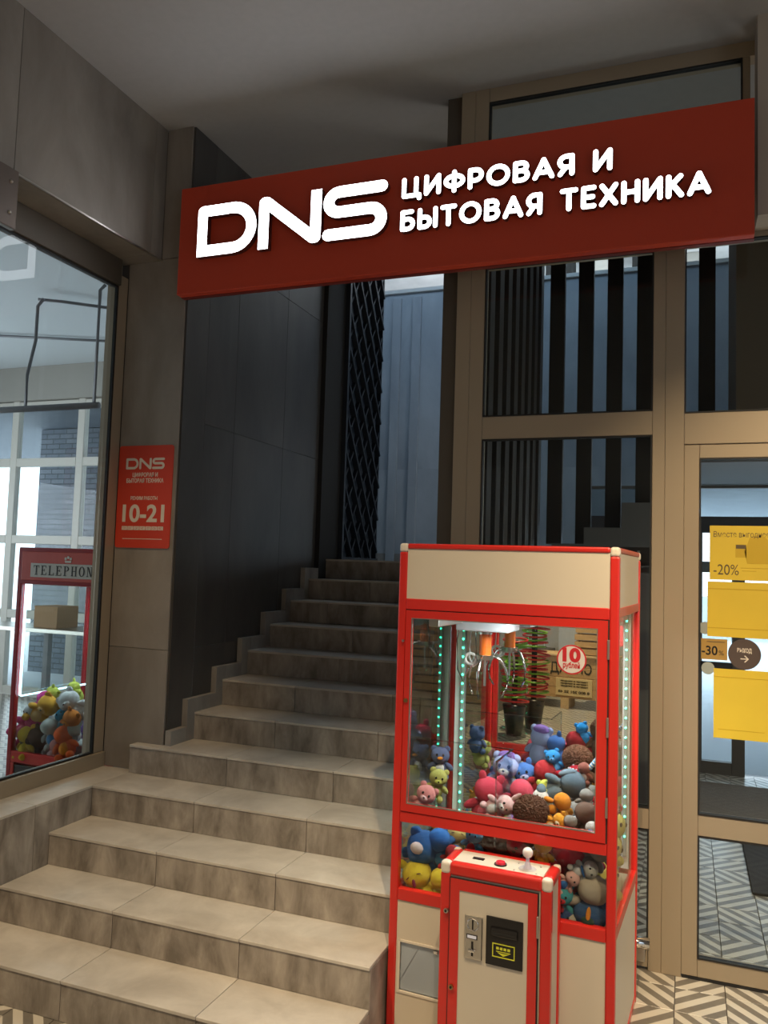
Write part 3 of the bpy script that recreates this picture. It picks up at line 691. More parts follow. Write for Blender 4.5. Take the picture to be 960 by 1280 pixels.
# front lower panel with the prize chute opening
CX0, CX1, CZ0, CZ1 = -.768, -.604, .105, .285
boxes('front_panel', [((-W_+T, .006, ZB+.03), (CX0, .012, .428)), ((CX1, .006, ZB+.03), (-T, .012, .428)), ((CX0, .006, ZB+.03), (CX1, .012, CZ0)), ((CX0, .006, CZ1), (CX1, .012, .428))], CREAM, cm)
boxes('chute_frame', [((CX0-.004, .003, CZ0-.004), (CX0+.004, .010, CZ1+.004)), ((CX1-.004, .003, CZ0-.004), (CX1+.004, .010, CZ1+.004)), ((CX0, .003, CZ0-.004), (CX1, .010, CZ0+.004)), ((CX0, .003, CZ1-.004), (CX1, .010, CZ1+.004))], CAPW, cm)
boxes('chute_box', [((CX0, .0125, CZ0-.006), (CX1, .20, CZ0)), ((CX0-.005, .0125, CZ0), (CX0, .20, CZ1)), ((CX1, .0125, CZ0), (CX1+.005, .20, CZ1)), ((CX0, .20, CZ0), (CX1, .205, CZ1))], mat('chute_grey', (.42, .46, .50), .35, .4), cm)
fl_ = mb('chute_flap', CX0+.005, CX1-.005, .012, .015, CZ0+.006, CZ1-.005, mat('chute_flap_grey', (.40, .46, .53), .22, .2), 0)
boxes('flap_fold', [((-.735, .0105, .115), (-.7335, .012, .275))], mat('fold_grey', (.2, .22, .25), .4), cm).rotation_euler = (0, .5, 0)
mb('flap_lock', CX1-.032, CX1-.014, .004, .012, CZ1-.022, CZ1-.008, CHROME, .003)
# glazing
mb('left_glass', -W_+.012, -W_+.016, T, MD-T, .466, 1.500, glass('left_glass', (.80, .84, .82), 1.8), 0)
mb('right_glass', -.016, -.012, T, MD-T, .466, 1.500, GL, 0)
mb('lower_front_glass', -W_+T, -T, .014, .018, .470, .709, GL, 0)
mb('back_mirror', -W_+T+.034, -T-.03, MD-.044, MD-.038, .470, 1.493, MIRROR, 0)
boxes('mirror_backing', [((-W_+T, MD-.036, .470), (-T, MD-.030, 1.493))], BLACKM, cm)
boxes('mirror_edge', [((-W_+T, MD-.046, .470), (-W_+T+.033, MD-.037, 1.493)), ((-T-.029, MD-.046, .470), (-T, MD-.037, 1.493))], WHITE, cm)
# front door of the cabin
dX0, dX1, dZ0, dZ1 = -W_+T+.003, -T-.004, .751, 1.490
cdr = mb('cabin_door', dX0, dX1, .0, .022, dZ0, dZ1, RED, 0)
bpy.data.meshes.remove(cdr.data) if False else None
bm = bmesh.new()
c_ = Vector(((dX0+dX1)/2, .011, (dZ0+dZ1)/2))
gx0, gx1, gz0, gz1 = -.7535, -.069, .779, 1.462
for a, b in (((dX0, -.003, dZ0), (gx0, .020, dZ1)), ((gx1, -.003, dZ0), (dX1, .020, dZ1)), ((gx0, -.003, dZ0), (gx1, .020, gz0)), ((gx0, -.003, gz1), (gx1, .020, dZ1))):
    bmbox(bm, Vector(a)-c_, Vector(b)-c_)
old = cdr.data; me = bpy.data.meshes.new('cabin_door'); bm.to_mesh(me); bm.free(); me.materials.append(RED); cdr.data = me
boxes('door_gap', [((dX0-.003, .004, dZ0-.003), (dX0, .012, dZ1+.003)), ((dX1, .004, dZ0-.003), (dX1+.004, .012, dZ1+.003)), ((dX0, .004, dZ1), (dX1, .012, dZ1+.003)), ((dX0, .004, dZ0-.003), (dX1, .012, dZ0))], BLACKM, cdr)
box('door_pane', (gx0, .006, gz0), (gx1, .010, gz1), GL, cdr)
boxes('pane_trim', [((gx0, -.004, gz0), (gx0+.003, .006, gz1)), ((gx1-.003, -.004, gz0), (gx1, .006, gz1)), ((gx0+.003, -.004, gz0), (gx1-.003, .006, gz0+.003)), ((gx0+.003, -.004, gz1-.003), (gx1-.003, .006, gz1))], STEEL, cdr)
for z in (1.36, .80+.30, .835): 
    box('hinge', (dX1-.001, -.008, z), (dX1+.007, -.0005, z+.066), STEEL, cdr, .001)
for z, n_ in ((1.375, 'screw'), (1.155, 'lock')):
    bm = bmesh.new(); disc(bm, (0, 0), .005 if n_ == 'screw' else .008, 0, -.006, 14); meshobj(n_, bm, STEEL if n_ == 'screw' else mat('brass', (.45, .33, .15), .3, 1.), (dX0+.010 if n_ == 'lock' else dX0-.008, -.003, z), cdr)
# round price sticker
bm = bmesh.new(); disc(bm, (0, 0), .051, 0, -.0006, 40); stk = meshobj('price_sticker', bm, mat('sticker_red', (.50, .02, .03), .5), (-.158, .0055, 1.350), cdr)
bm = bmesh.new(); disc(bm, (0, 0), .046, 0, -.0006, 40); meshobj('sticker_face', bm, mat('sticker_white', (.66, .62, .60), .5), (-.158, .0048, 1.350), stk)
textobj('price', '10', .062, mat('sticker_red', (.50, .02, .03), .5), (-.158, .0036, 1.345), stk, 'CENTER', .0004, .062, bold=.003)
textobj('currency', 'рублей', .026, mat('sticker_red', (.50, .02, .03), .5), (-.158, .0036, 1.322), stk, 'CENTER', .0004, .058, bold=.0006)
# LED strips
def leds(name, x, y, z0, z1, n, r=.0035, m=LEDG, root=None, dx=0, dy=0):
    root = root or cm
    bm = bmesh.new()
    for i in range(n):
        z = (z1-z0)*i/(n-1)
        bmesh.ops.create_icosphere(bm, subdivisions=1, radius=r, matrix=Matrix.Translation((dx*i/(n-1), dy*i/(n-1), z)))
    return meshobj(name, bm, m, (x, y, z0), root, True)
mb('led_channel', -.750+.002, -.735, MD-.058, MD-.047, .52, 1.49, mat('led_channel_grey', (.30, .32, .30), .5), 0)
leds('led_strip', -.742, MD-.062, .60, 1.46, 23, .0048)
mb('led_channel', -.053, -.040, MD-.058, MD-.047, .52, 1.49, mat('led_channel_grey', (.30, .32, .30), .5), 0)
leds('led_strip', -.046, MD-.062, .60, 1.46, 23, .0048)
l_ = bpy.data.lights.new('cabin_lamp', 'AREA'); l_.shape = 'RECTANGLE'; l_.size = .30; l_.size_y = .24; l_.energy = 11; l_.color = (.95, 1, .98)
lo2 = bpy.data.objects.new('cabin_lamp', l_); COL.objects.link(lo2); put(lo2, (-.25, .20, 1.488), cm)
# gantry and claw
ga = mb('gantry', -.69, -.47, .33, .52, 1.400, 1.465, mat('gantry_grey', (.55, .60, .64), .4), .006)
mb('gantry_rail', -W_+.02, -.02, .26, .275, 1.474, 1.489, STEEL, 0); mb('gantry_rail', -W_+.02, -.02, .39, .405, 1.474, 1.489, STEEL, 0)
mb('gantry_carriage', -.70, -.66, .04, .60, 1.430, 1.473, STEEL, .003)
clx, cly = -.588, .42
cl = empty('claw', (0, 0, 0)); cl.parent = cm; cl.location = (clx, cly, 1.285); cl.scale = (1.25, 1.25, 1.25); ORG[cl.name] = Vector((0, 0, 0))
def cyl(name, r0_, r1_, z0, z1, m, parent, loc=(0, 0, 0), seg=18):
    bm = bmesh.new(); bmesh.ops.create_cone(bm, cap_ends=True, segments=seg, radius1=r0_, radius2=r1_, depth=z1-z0, matrix=Matrix.Translation((0, 0, (z0+z1)/2)))
    return meshobj(name, bm, m, loc, parent, False)
cyl('solenoid', .020, .020, .010, .080, ORANGE, cl); cyl('solenoid_cap', .023, .021, .080, .096, STEEL, cl); cyl('neck', .007, .007, .096, .15, BLACKM, cl)
cyl('hub', .026, .030, -.004, .012, STEEL, cl); cyl('plunger', .004, .004, -.09, -.004, STEEL, cl)
for k in range(3):
    a = k*2*PI/3+.5; d = lambda r, z: (r*math.cos(a), r*math.sin(a), z)
    tubeobj('claw_arm', [d(.024, .01), d(.050, -.003), d(.068, -.030), d(.078, -.065), d(.074, -.10), d(.058, -.125)], [.004, .005, .005, .0045, .004, .003], CHROME, cl)
bm = bmesh.new()
tube(bm, [(-.03+.018*math.cos(t), .0, .03+.018*math.sin(t)) for t in [i*2*PI/16 for i in range(17)]], .005, 8)
meshobj('cable_ring', bm, WHITE, (-.02, 0, -.035), cl, True)
tubeobj('power_cable', [(-.02, 0, .14), (-.05, .0, .10), (-.055, 0, .0), (-.04, 0, -.03), (-.02, 0, -.01)], .004, mat('cable_white', (.7, .72, .7), .4), cl)
tubeobj('power_cable', [(-.10, .05, .14), (-.115, .05, .05), (-.11, .05, -.05), (-.09, .05, -.09), (-.07, .04, -.04)], .003, CHROME, cl)
# clear chute guard inside
boxes('chute_guard', [((-.425, .03, .60), (-.421, .26, .965)), ((-W_+.03, .256, .60), (-.425, .260, .965))], ACR, cm)
boxes('guard_edge', [((-.426, .03, .963), (-.420, .26, .967)), ((-W_+.03, .255, .963), (-.425, .261, .967)), ((-.426, .028, .6), (-.420, .032, .967))], glass('edge_acrylic', (.8, .85, .85), 4.), cm)

# console
KX0, KX1, KD, KZ = -.558, -.180, .160, .655
def kb(name, x0, x1, y0, y1, z0, z1, m, bev=.003, seg=2, parent=None): return box(name, (x0, y0, z0), (x1, y1, z1), m, parent or con, bev, seg)
con = box('console', (KX0+.006, -KD+.006, ZB), (KX1-.006, -.001, KZ-.010), CREAM, cm)
for x in (KX0, KX1-.036): kb('console_post', x, x+.036, -KD, -KD+.030, ZB, KZ-.034, RED, .006)
for x in (KX0, KX1-.030): kb('console_post', x, x+.030, -.022, -.0005, ZB, KZ-.034, RED, .002)
# sloped top edge
kb('console_top_edge', KX0+.030, KX1-.030, -KD-.002, -KD+.036, KZ-.042, KZ+.001, RED, .012, 4)
kb('console_side_edge', KX0, KX0+.036, -KD+.030, -.003, KZ-.036, KZ+.001, RED, .012, 4); kb('console_side_edge', KX1-.036, KX1, -KD+.030, -.003, KZ-.036, KZ+.001, RED, .012, 4)
kb('console_back_edge', KX0+.036, KX1-.036, -.020, -.003, KZ-.012, KZ+.002, RED, .003)
for x in (KX0-.001, KX1-.034): kb('corner_cap', x, x+.035, -KD-.003, -KD+.032, KZ-.040, KZ+.003, CAPW, .012, 4)
for x in (KX0+.0, KX1-.026): kb('corner_cap', x, x+.026, -.026, -.001, KZ-.026, KZ+.004, CAPW, .008, 3)
kt = kb('control_panel', KX0+.034, KX1-.034, -KD+.032, -.019, KZ-.014, KZ-.001, CREAM, .001)
kb('display_slot', -.470, -.430, -.085, -.066, KZ-.002, KZ+.0015, BLACK, .001, 2, kt)
cyl('button_ring', .022, .021, 0, .004, BLACK, kt, (-.368, -.092, KZ-.001), 28); cyl('button', .017, .015, .004, .011, mat('button_red', (.65, .03, .05), .25), kt, (-.368, -.092, KZ-.001), 28)
js = cyl('joystick_plate', .030, .028, 0, .002, mat('clear_grey', (.52, .50, .50), .2), kt, (-.277, -.085, KZ-.001), 28)
cyl('joystick_boot', .014, .008, .002, .022, mat('joystick_stem', (.60, .58, .70), .25), js, (-.277, -.085, KZ-.001), 18); cyl('joystick_stem', .006, .006, .02, .042, mat('joystick_stem', (.60, .58, .70), .25), js, (-.277, -.085, KZ-.001), 14)
bm = bmesh.new(); bmesh.ops.create_uvsphere(bm, u_segments=20, v_segments=14, radius=.0175); meshobj('joystick_ball', bm, mat('ball_white', (.78, .74, .72), .2), (-.277, -.085, KZ+.052), js, True)
for x, y in ((-.315, -.05), (-.240, -.05), (-.315, -.118), (-.240, -.118)): cyl('screw', .003, .003, 0, .002, STEEL, kt, (x, y, KZ-.001), 10)
# console door
kx0, kx1, kz1 = -.520, -.224, .607
cdo = boxes('console_door', [((kx0, -KD-.006, ZB+.01), (-.488, -KD+.004, kz1)), ((-.254, -KD-.006, ZB+.01), (kx1, -KD+.004, kz1)), ((-.488, -KD-.006, .573), (-.254, -KD+.004, kz1)), ((-.488, -KD-.006, ZB+.01), (-.254, -KD+.004, .0))], RED, con)
kb('door_panel', -.488, -.254, -KD-.003, -KD+.003, .0, .573, CREAM, 0, 1, cdo)
boxes('door_gap', [((kx0-.004, -KD-.002, ZB+.01), (kx0, -KD+.004, kz1+.003)), ((kx1, -KD-.002, ZB+.01), (kx1+.004, -KD+.004, kz1+.003)), ((kx0, -KD-.002, kz1), (kx1, -KD+.004, kz1+.003))], BLACKM, cdo)
kb('hinge', kx1-.001, kx1+.006, -KD-.011, -KD-.003, .472, .540, STEEL, .001, 1, cdo); kb('hinge', kx1-.001, kx1+.006, -KD-.011, -KD-.003, .10, .165, STEEL, .001, 1, cdo)
for x, z, m_ in ((-.532, .500, STEEL), (-.508, .257, mat('brass', (.45, .33, .15), .3, 1.))):
    bm = bmesh.new(); disc(bm, (0, 0), .008, 0, -.010, 16); k_ = meshobj('lock', bm, m_, (x, -KD-.004, z), cdo)
    bm = bmesh.new(); disc(bm, (0, 0), .004, 0, -.002, 12); meshobj('keyhole', bm, BLACK, (x, -KD-.0145, z), k_)
ca = kb('coin_acceptor', -.466, -.404, -KD-.011, -KD-.0035, .362, .500, STEEL, .003, 2, cdo)
bm = bmesh.new(); tube(bm, [(.019*math.cos(t), 0, .019*math.sin(t)) for t in [i*2*PI/24 for i in range(25)]], .0022, 6); meshobj('coin_ring', bm, CHROME, (-.437, -KD-.012, .472), ca, True)
yk = -KD-.0115
def kd(n, x0, x1, z0, z1, m_, d=.001): return box(n, (x0, yk-d, z0), (x1, yk, z1), m_, ca, 0)
kd('coin_slot', -.4395, -.4345, .457, .488, BLACK); kd('display', -.458, -.420, .426, .441, BLACK); kd('display_glow', -.4545, -.4235, .4285, .4385, emat('blue_display', (.05, .25, .8), .12), .0015)
kd('return_slot', -.4405, -.4335, .372, .419, BLACK); box('return_lever', (-.449, yk-.012, .388), (-.425, yk-.0012, .398), CHROME, ca, .003)
kd('shadow_edge', -.4055, -.4035, .365, .497, BLACK)
ba = kb('bill_acceptor', -.392, -.268, -KD-.009, -KD-.0035, .357, .511, BLACK, .002, 2, cdo)
yb_ = -KD-.0095
box('bill_slot_lip', (-.375, yb_-.006, .452), (-.285, yb_, .480), BLACK, ba, .004, 2); box('bill_slot', (-.370, yb_-.0075, .462), (-.290, yb_-.006, .467), BLACKM, ba)
YL = mat('neon_yellow', (.70, .72, .05), .5)
boxes('label_border', [((-.369, yb_-.001, .386), (-.366, yb_, .430)), ((-.297, yb_-.001, .386), (-.294, yb_, .430)), ((-.366, yb_-.001, .386), (-.297, yb_, .389)), ((-.366, yb_-.001, .427), (-.297, yb_, .430))], YL, ba)
for i in range(4): box('label_mark', (-.356+i*.0125, yb_-.001, .411), (-.347+i*.0125, yb_, .419), YL, ba)
box('label_line', (-.356, yb_-.001, .404), (-.308, yb_, .406), YL, ba)
bm = bmesh.new(); prism(bm, [(-.020, .006), (0, -.004), (.020, .006), (.006, .0045), (-.006, .0045)], 0, -.001); meshobj('label_arrow', bm, YL, (-.332, yb_, .396), ba)

# ------------------------------------------------------------------ plush toys
def ico(sub, noise, seed):
    bm = bmesh.new(); bmesh.ops.create_icosphere(bm, subdivisions=sub, radius=1); r = random.Random(seed)
    ph = [(Vector((r.uniform(-1, 1), r.uniform(-1, 1), r.uniform(-1, 1)))*r.uniform(3, 7), r.uniform(0, 6)) for _ in range(5)]
    for v in bm.verts:
        v.co *= 1+noise*sum(math.sin(v.co.dot(k)+p) for k, p in ph)/3
    me = bpy.data.meshes.new('plush_shape'); bm.to_mesh(me); bm.free()
    for p in me.polygons: p.use_smooth = True
    return me
BASES = [ico(3, .03, s) for s in range(4)]
SMALL = ico(2, 0, 9)
def shaggy(seed):
    bm = bmesh.new(); bmesh.ops.create_icosphere(bm, subdivisions=5, radius=1); r = random.Random(seed)
    for v in bm.verts:
        v.co = v.co*(1+r.uniform(-.03, .09))+Vector((r.uniform(-.02, .02), r.uniform(-.02, .02), -r.uniform(0, .05)))
    me = bpy.data.meshes.new('shaggy_shape'); bm.to_mesh(me); bm.free(); return me
SHAG = shaggy(2)
MC = {}
def part(root, name, base, col, loc, sc, rot=(0, 0, 0)):
    m_ = col if isinstance(col, bpy.types.Material) else plush(col)
    key = (base.name, m_.name)
    if key not in MC:
        me = base.copy(); me.materials.append(m_); MC[key] = me
    o = bpy.data.objects.new(name, MC[key]); COL.objects.link(o); o.parent = root
    o.location = loc; o.scale = (sc, sc, sc) if isinstance(sc, (int, float)) else sc; o.rotation_euler = rot
    return o
EYE_M = mat('eye_black', (.01, .01, .01), .15); EYEW = mat('eye_white', (.8, .8, .8), .3)
rtoy = random.Random(11)
def toy(name, label, pos, R, c1, c2, ears='round', rot=(0, 0, 0), eyes=True, shag=False, muzzle=True, frame=None, group='plush toys in the red claw machine', beak=None, closed=False, extra=None):
    """plush animal: head faces local -Y; R = head radius in metres"""
    root = bpy.data.objects.new(name, None); COL.objects.link(root); root.empty_display_size = .05
    M0 = frame or Matrix.Translation((MX*KS, MY*KS, EYE*(1-KS))) @ Matrix.Rotation(MA, 4, 'Z') @ Matrix.Scale(KS, 4)
    root.matrix_world = M0 @ Matrix.Translation(pos) @ Matrix.Rotation(rot[2], 4, 'Z') @ Matrix.Rotation(rot[0], 4, 'X') @ Matrix.Rotation(rot[1], 4, 'Y')
    ORG[root.name] = Vector((0, 0, 0))
    B = BASES[rtoy.randrange(4)]
    part(root, 'head', SHAG if shag else B, c1, (0, 0, 0), (R, R*.92, R*.9))
    part(root, 'body', BASES[rtoy.randrange(4)], c1 if not isinstance(c2, list) else c2[1], (0, R*.25, -R*1.45), (R*.85, R*.75, R*.95))
    c2 = c2[0] if isinstance(c2, list) else c2
    part(root, 'belly', B, c2, (0, -R*.18, -R*1.45), (R*.55, R*.45, R*.65))
    for s in (-1, 1):
        if ears == 'round': part(root, 'ear', B, c1, (s*R*.72, R*.1, R*.68), (R*.34, R*.18, R*.34))
        elif ears == 'long': part(root, 'ear', B, c1, (s*R*.45, R*.15, R*1.25), (R*.24, R*.14, R*.72), (0, s*.25, 0))
        elif ears == 'floppy': part(root, 'ear', B, c2, (s*R*.95, 0, R*.0), (R*.22, R*.32, R*.62), (0, -s*.2, 0))
        elif ears == 'point': part(root, 'ear', B, c1, (s*R*.6, R*.05, R*.85), (R*.26, R*.15, R*.42), (0, s*.35, 0))
        part(root, 'arm', B, c1, (s*R*.95, -R*.05, -R*1.15), (R*.3, R*.3, R*.6), (.3, -s*.8, 0))
        part(root, 'leg', B, c1, (s*R*.62, -R*.35, -R*2.2), (R*.36, R*.48, R*.36))
        if eyes and not closed:
            part(root, 'eye', SMALL, EYE_M, (s*R*.34, -R*.84, R*.2), (R*.12, R*.08, R*.15))
        if closed:
            part(root, 'closed_eye', SMALL, mat('stitch_brown', (.12, .04, .02), .7), (s*R*.42, -R*.83, R*.15), (R*.17, R*.05, R*.035), (0, s*.3, 0))
    if muzzle: 
        part(root, 'muzzle', B, c2, (0, -R*.78, -R*.22), (R*.42, R*.3, R*.3)); part(root, 'nose', SMALL, EYE_M, (0, -R*1.06, -R*.12), (R*.11, R*.07, R*.08))
    if beak: part(root, 'beak', B, beak, (0, -R*.95, -R*.1), (R*.3, R*.4, R*.16))
    if extra: extra(root, R)
    tag(root, label, 'plush toy', group)
    return root
def onM(px, py, b):
    """a point inside the machine from a pixel and a depth behind the front glass"""
    d = RT*((px-480)/F)-UP*((py-640)/F)+FW
    n = Vector((-math.sin(MA), math.cos(MA), 0)); o = Vector((0, 0, EYE)); P0 = Vector((MX, MY, 0))
    t = ((P0+n*b-o).dot(n))/d.dot(n); P = o+d*t-P0
    return Vector((P.x*math.cos(MA)+P.y*math.sin(MA), b, P.z))
BLUE = (.03, .14, .42); SKY = (.10, .35, .70); YEL = (.80, .62, .04); CRE = (.72, .62, .45); REDT = (.50, .02, .03); PINK = (.72, .16, .24); PALEP = (.78, .50, .52)
BRN = (.10, .04, .02); GRY = (.34, .33, .32); BEI = (.46, .40, .33); ORA = (.75, .27, .02); TEAL = (.05, .33, .38); WHT = (.72, .72, .72); LIME = (.62, .68, .12); PUR = (.25, .14, .45); DKR = (.28, .01, .02); SLATE = (.13, .20, .27); LAV = (.36, .42, .72)
def mouth(root, R):
    part(root, 'mouth', SMALL, mat('mouth_maroon', (.18, .01, .05), .7), (-R*.15, -R*.90, -R*.28), (R*.12, R*.06, R*.30), (0, .3, 0))
def stripes(c, n=5, r=.45, zz=-1.0):
    def f(root, R):
        for i in range(n): part(root, 'stripe', SMALL, plush(c), (0, R*.25, R*(zz-.18*i)), (R*.80, R*.72, R*.045))
    return f
def stripedhorn(root, R):
    for i in range(9):
        part(root, 'horn_ring', SMALL, plush(WHT) if i % 2 else plush(SKY), (R*.9+i*R*.14, 0, R*(.1+.18*i)), (R*.42, R*.42, R*.2), (0, .65, 0))
    part(root, 'horn_tip', SMALL, plush(ORA), (R*2.25, 0, R*1.85), (R*.36, R*.36, R*.34))
def dots(root, R):
    r = random.Random(1)
    for i in range(26):
        a, b_ = r.uniform(-1.4, 1.4), r.uniform(-.6, 1.3); part(root, 'dot', SMALL, plush(WHT), (R*math.sin(a)*math.cos(b_), -R*.92*math.cos(a)*math.cos(b_), R*.9*math.sin(b_)), R*.10)
def carrot(root, R):
    part(root, 'carrot', SMALL, plush(ORA), (0, -R*.95, R*.3), (R*.14, R*.12, R*.45)); part(root, 'leaf_patch', SMALL, plush((.02, .06, .04)), (0, -R*.9, -R*.1), (R*.4, R*.15, R*.25))
def patch(root, R): part(root, 'face_patch', SMALL, plush((.72, .62, .66)), (R*.25, -R*.72, R*.35), (R*.36, R*.3, R*.42))
def scarf(root, R): part(root, 'scarf', SMALL, plush(BLUE), (0, R*.05, -R*.85), (R*.85, R*.85, R*.16))
def mane(c):
    def f(root, R): part(root, 'tuft', SHAG, plush(c), (0, R*.2, R*.7), (R*.7, R*.6, R*.4))
    return f
px = .0026
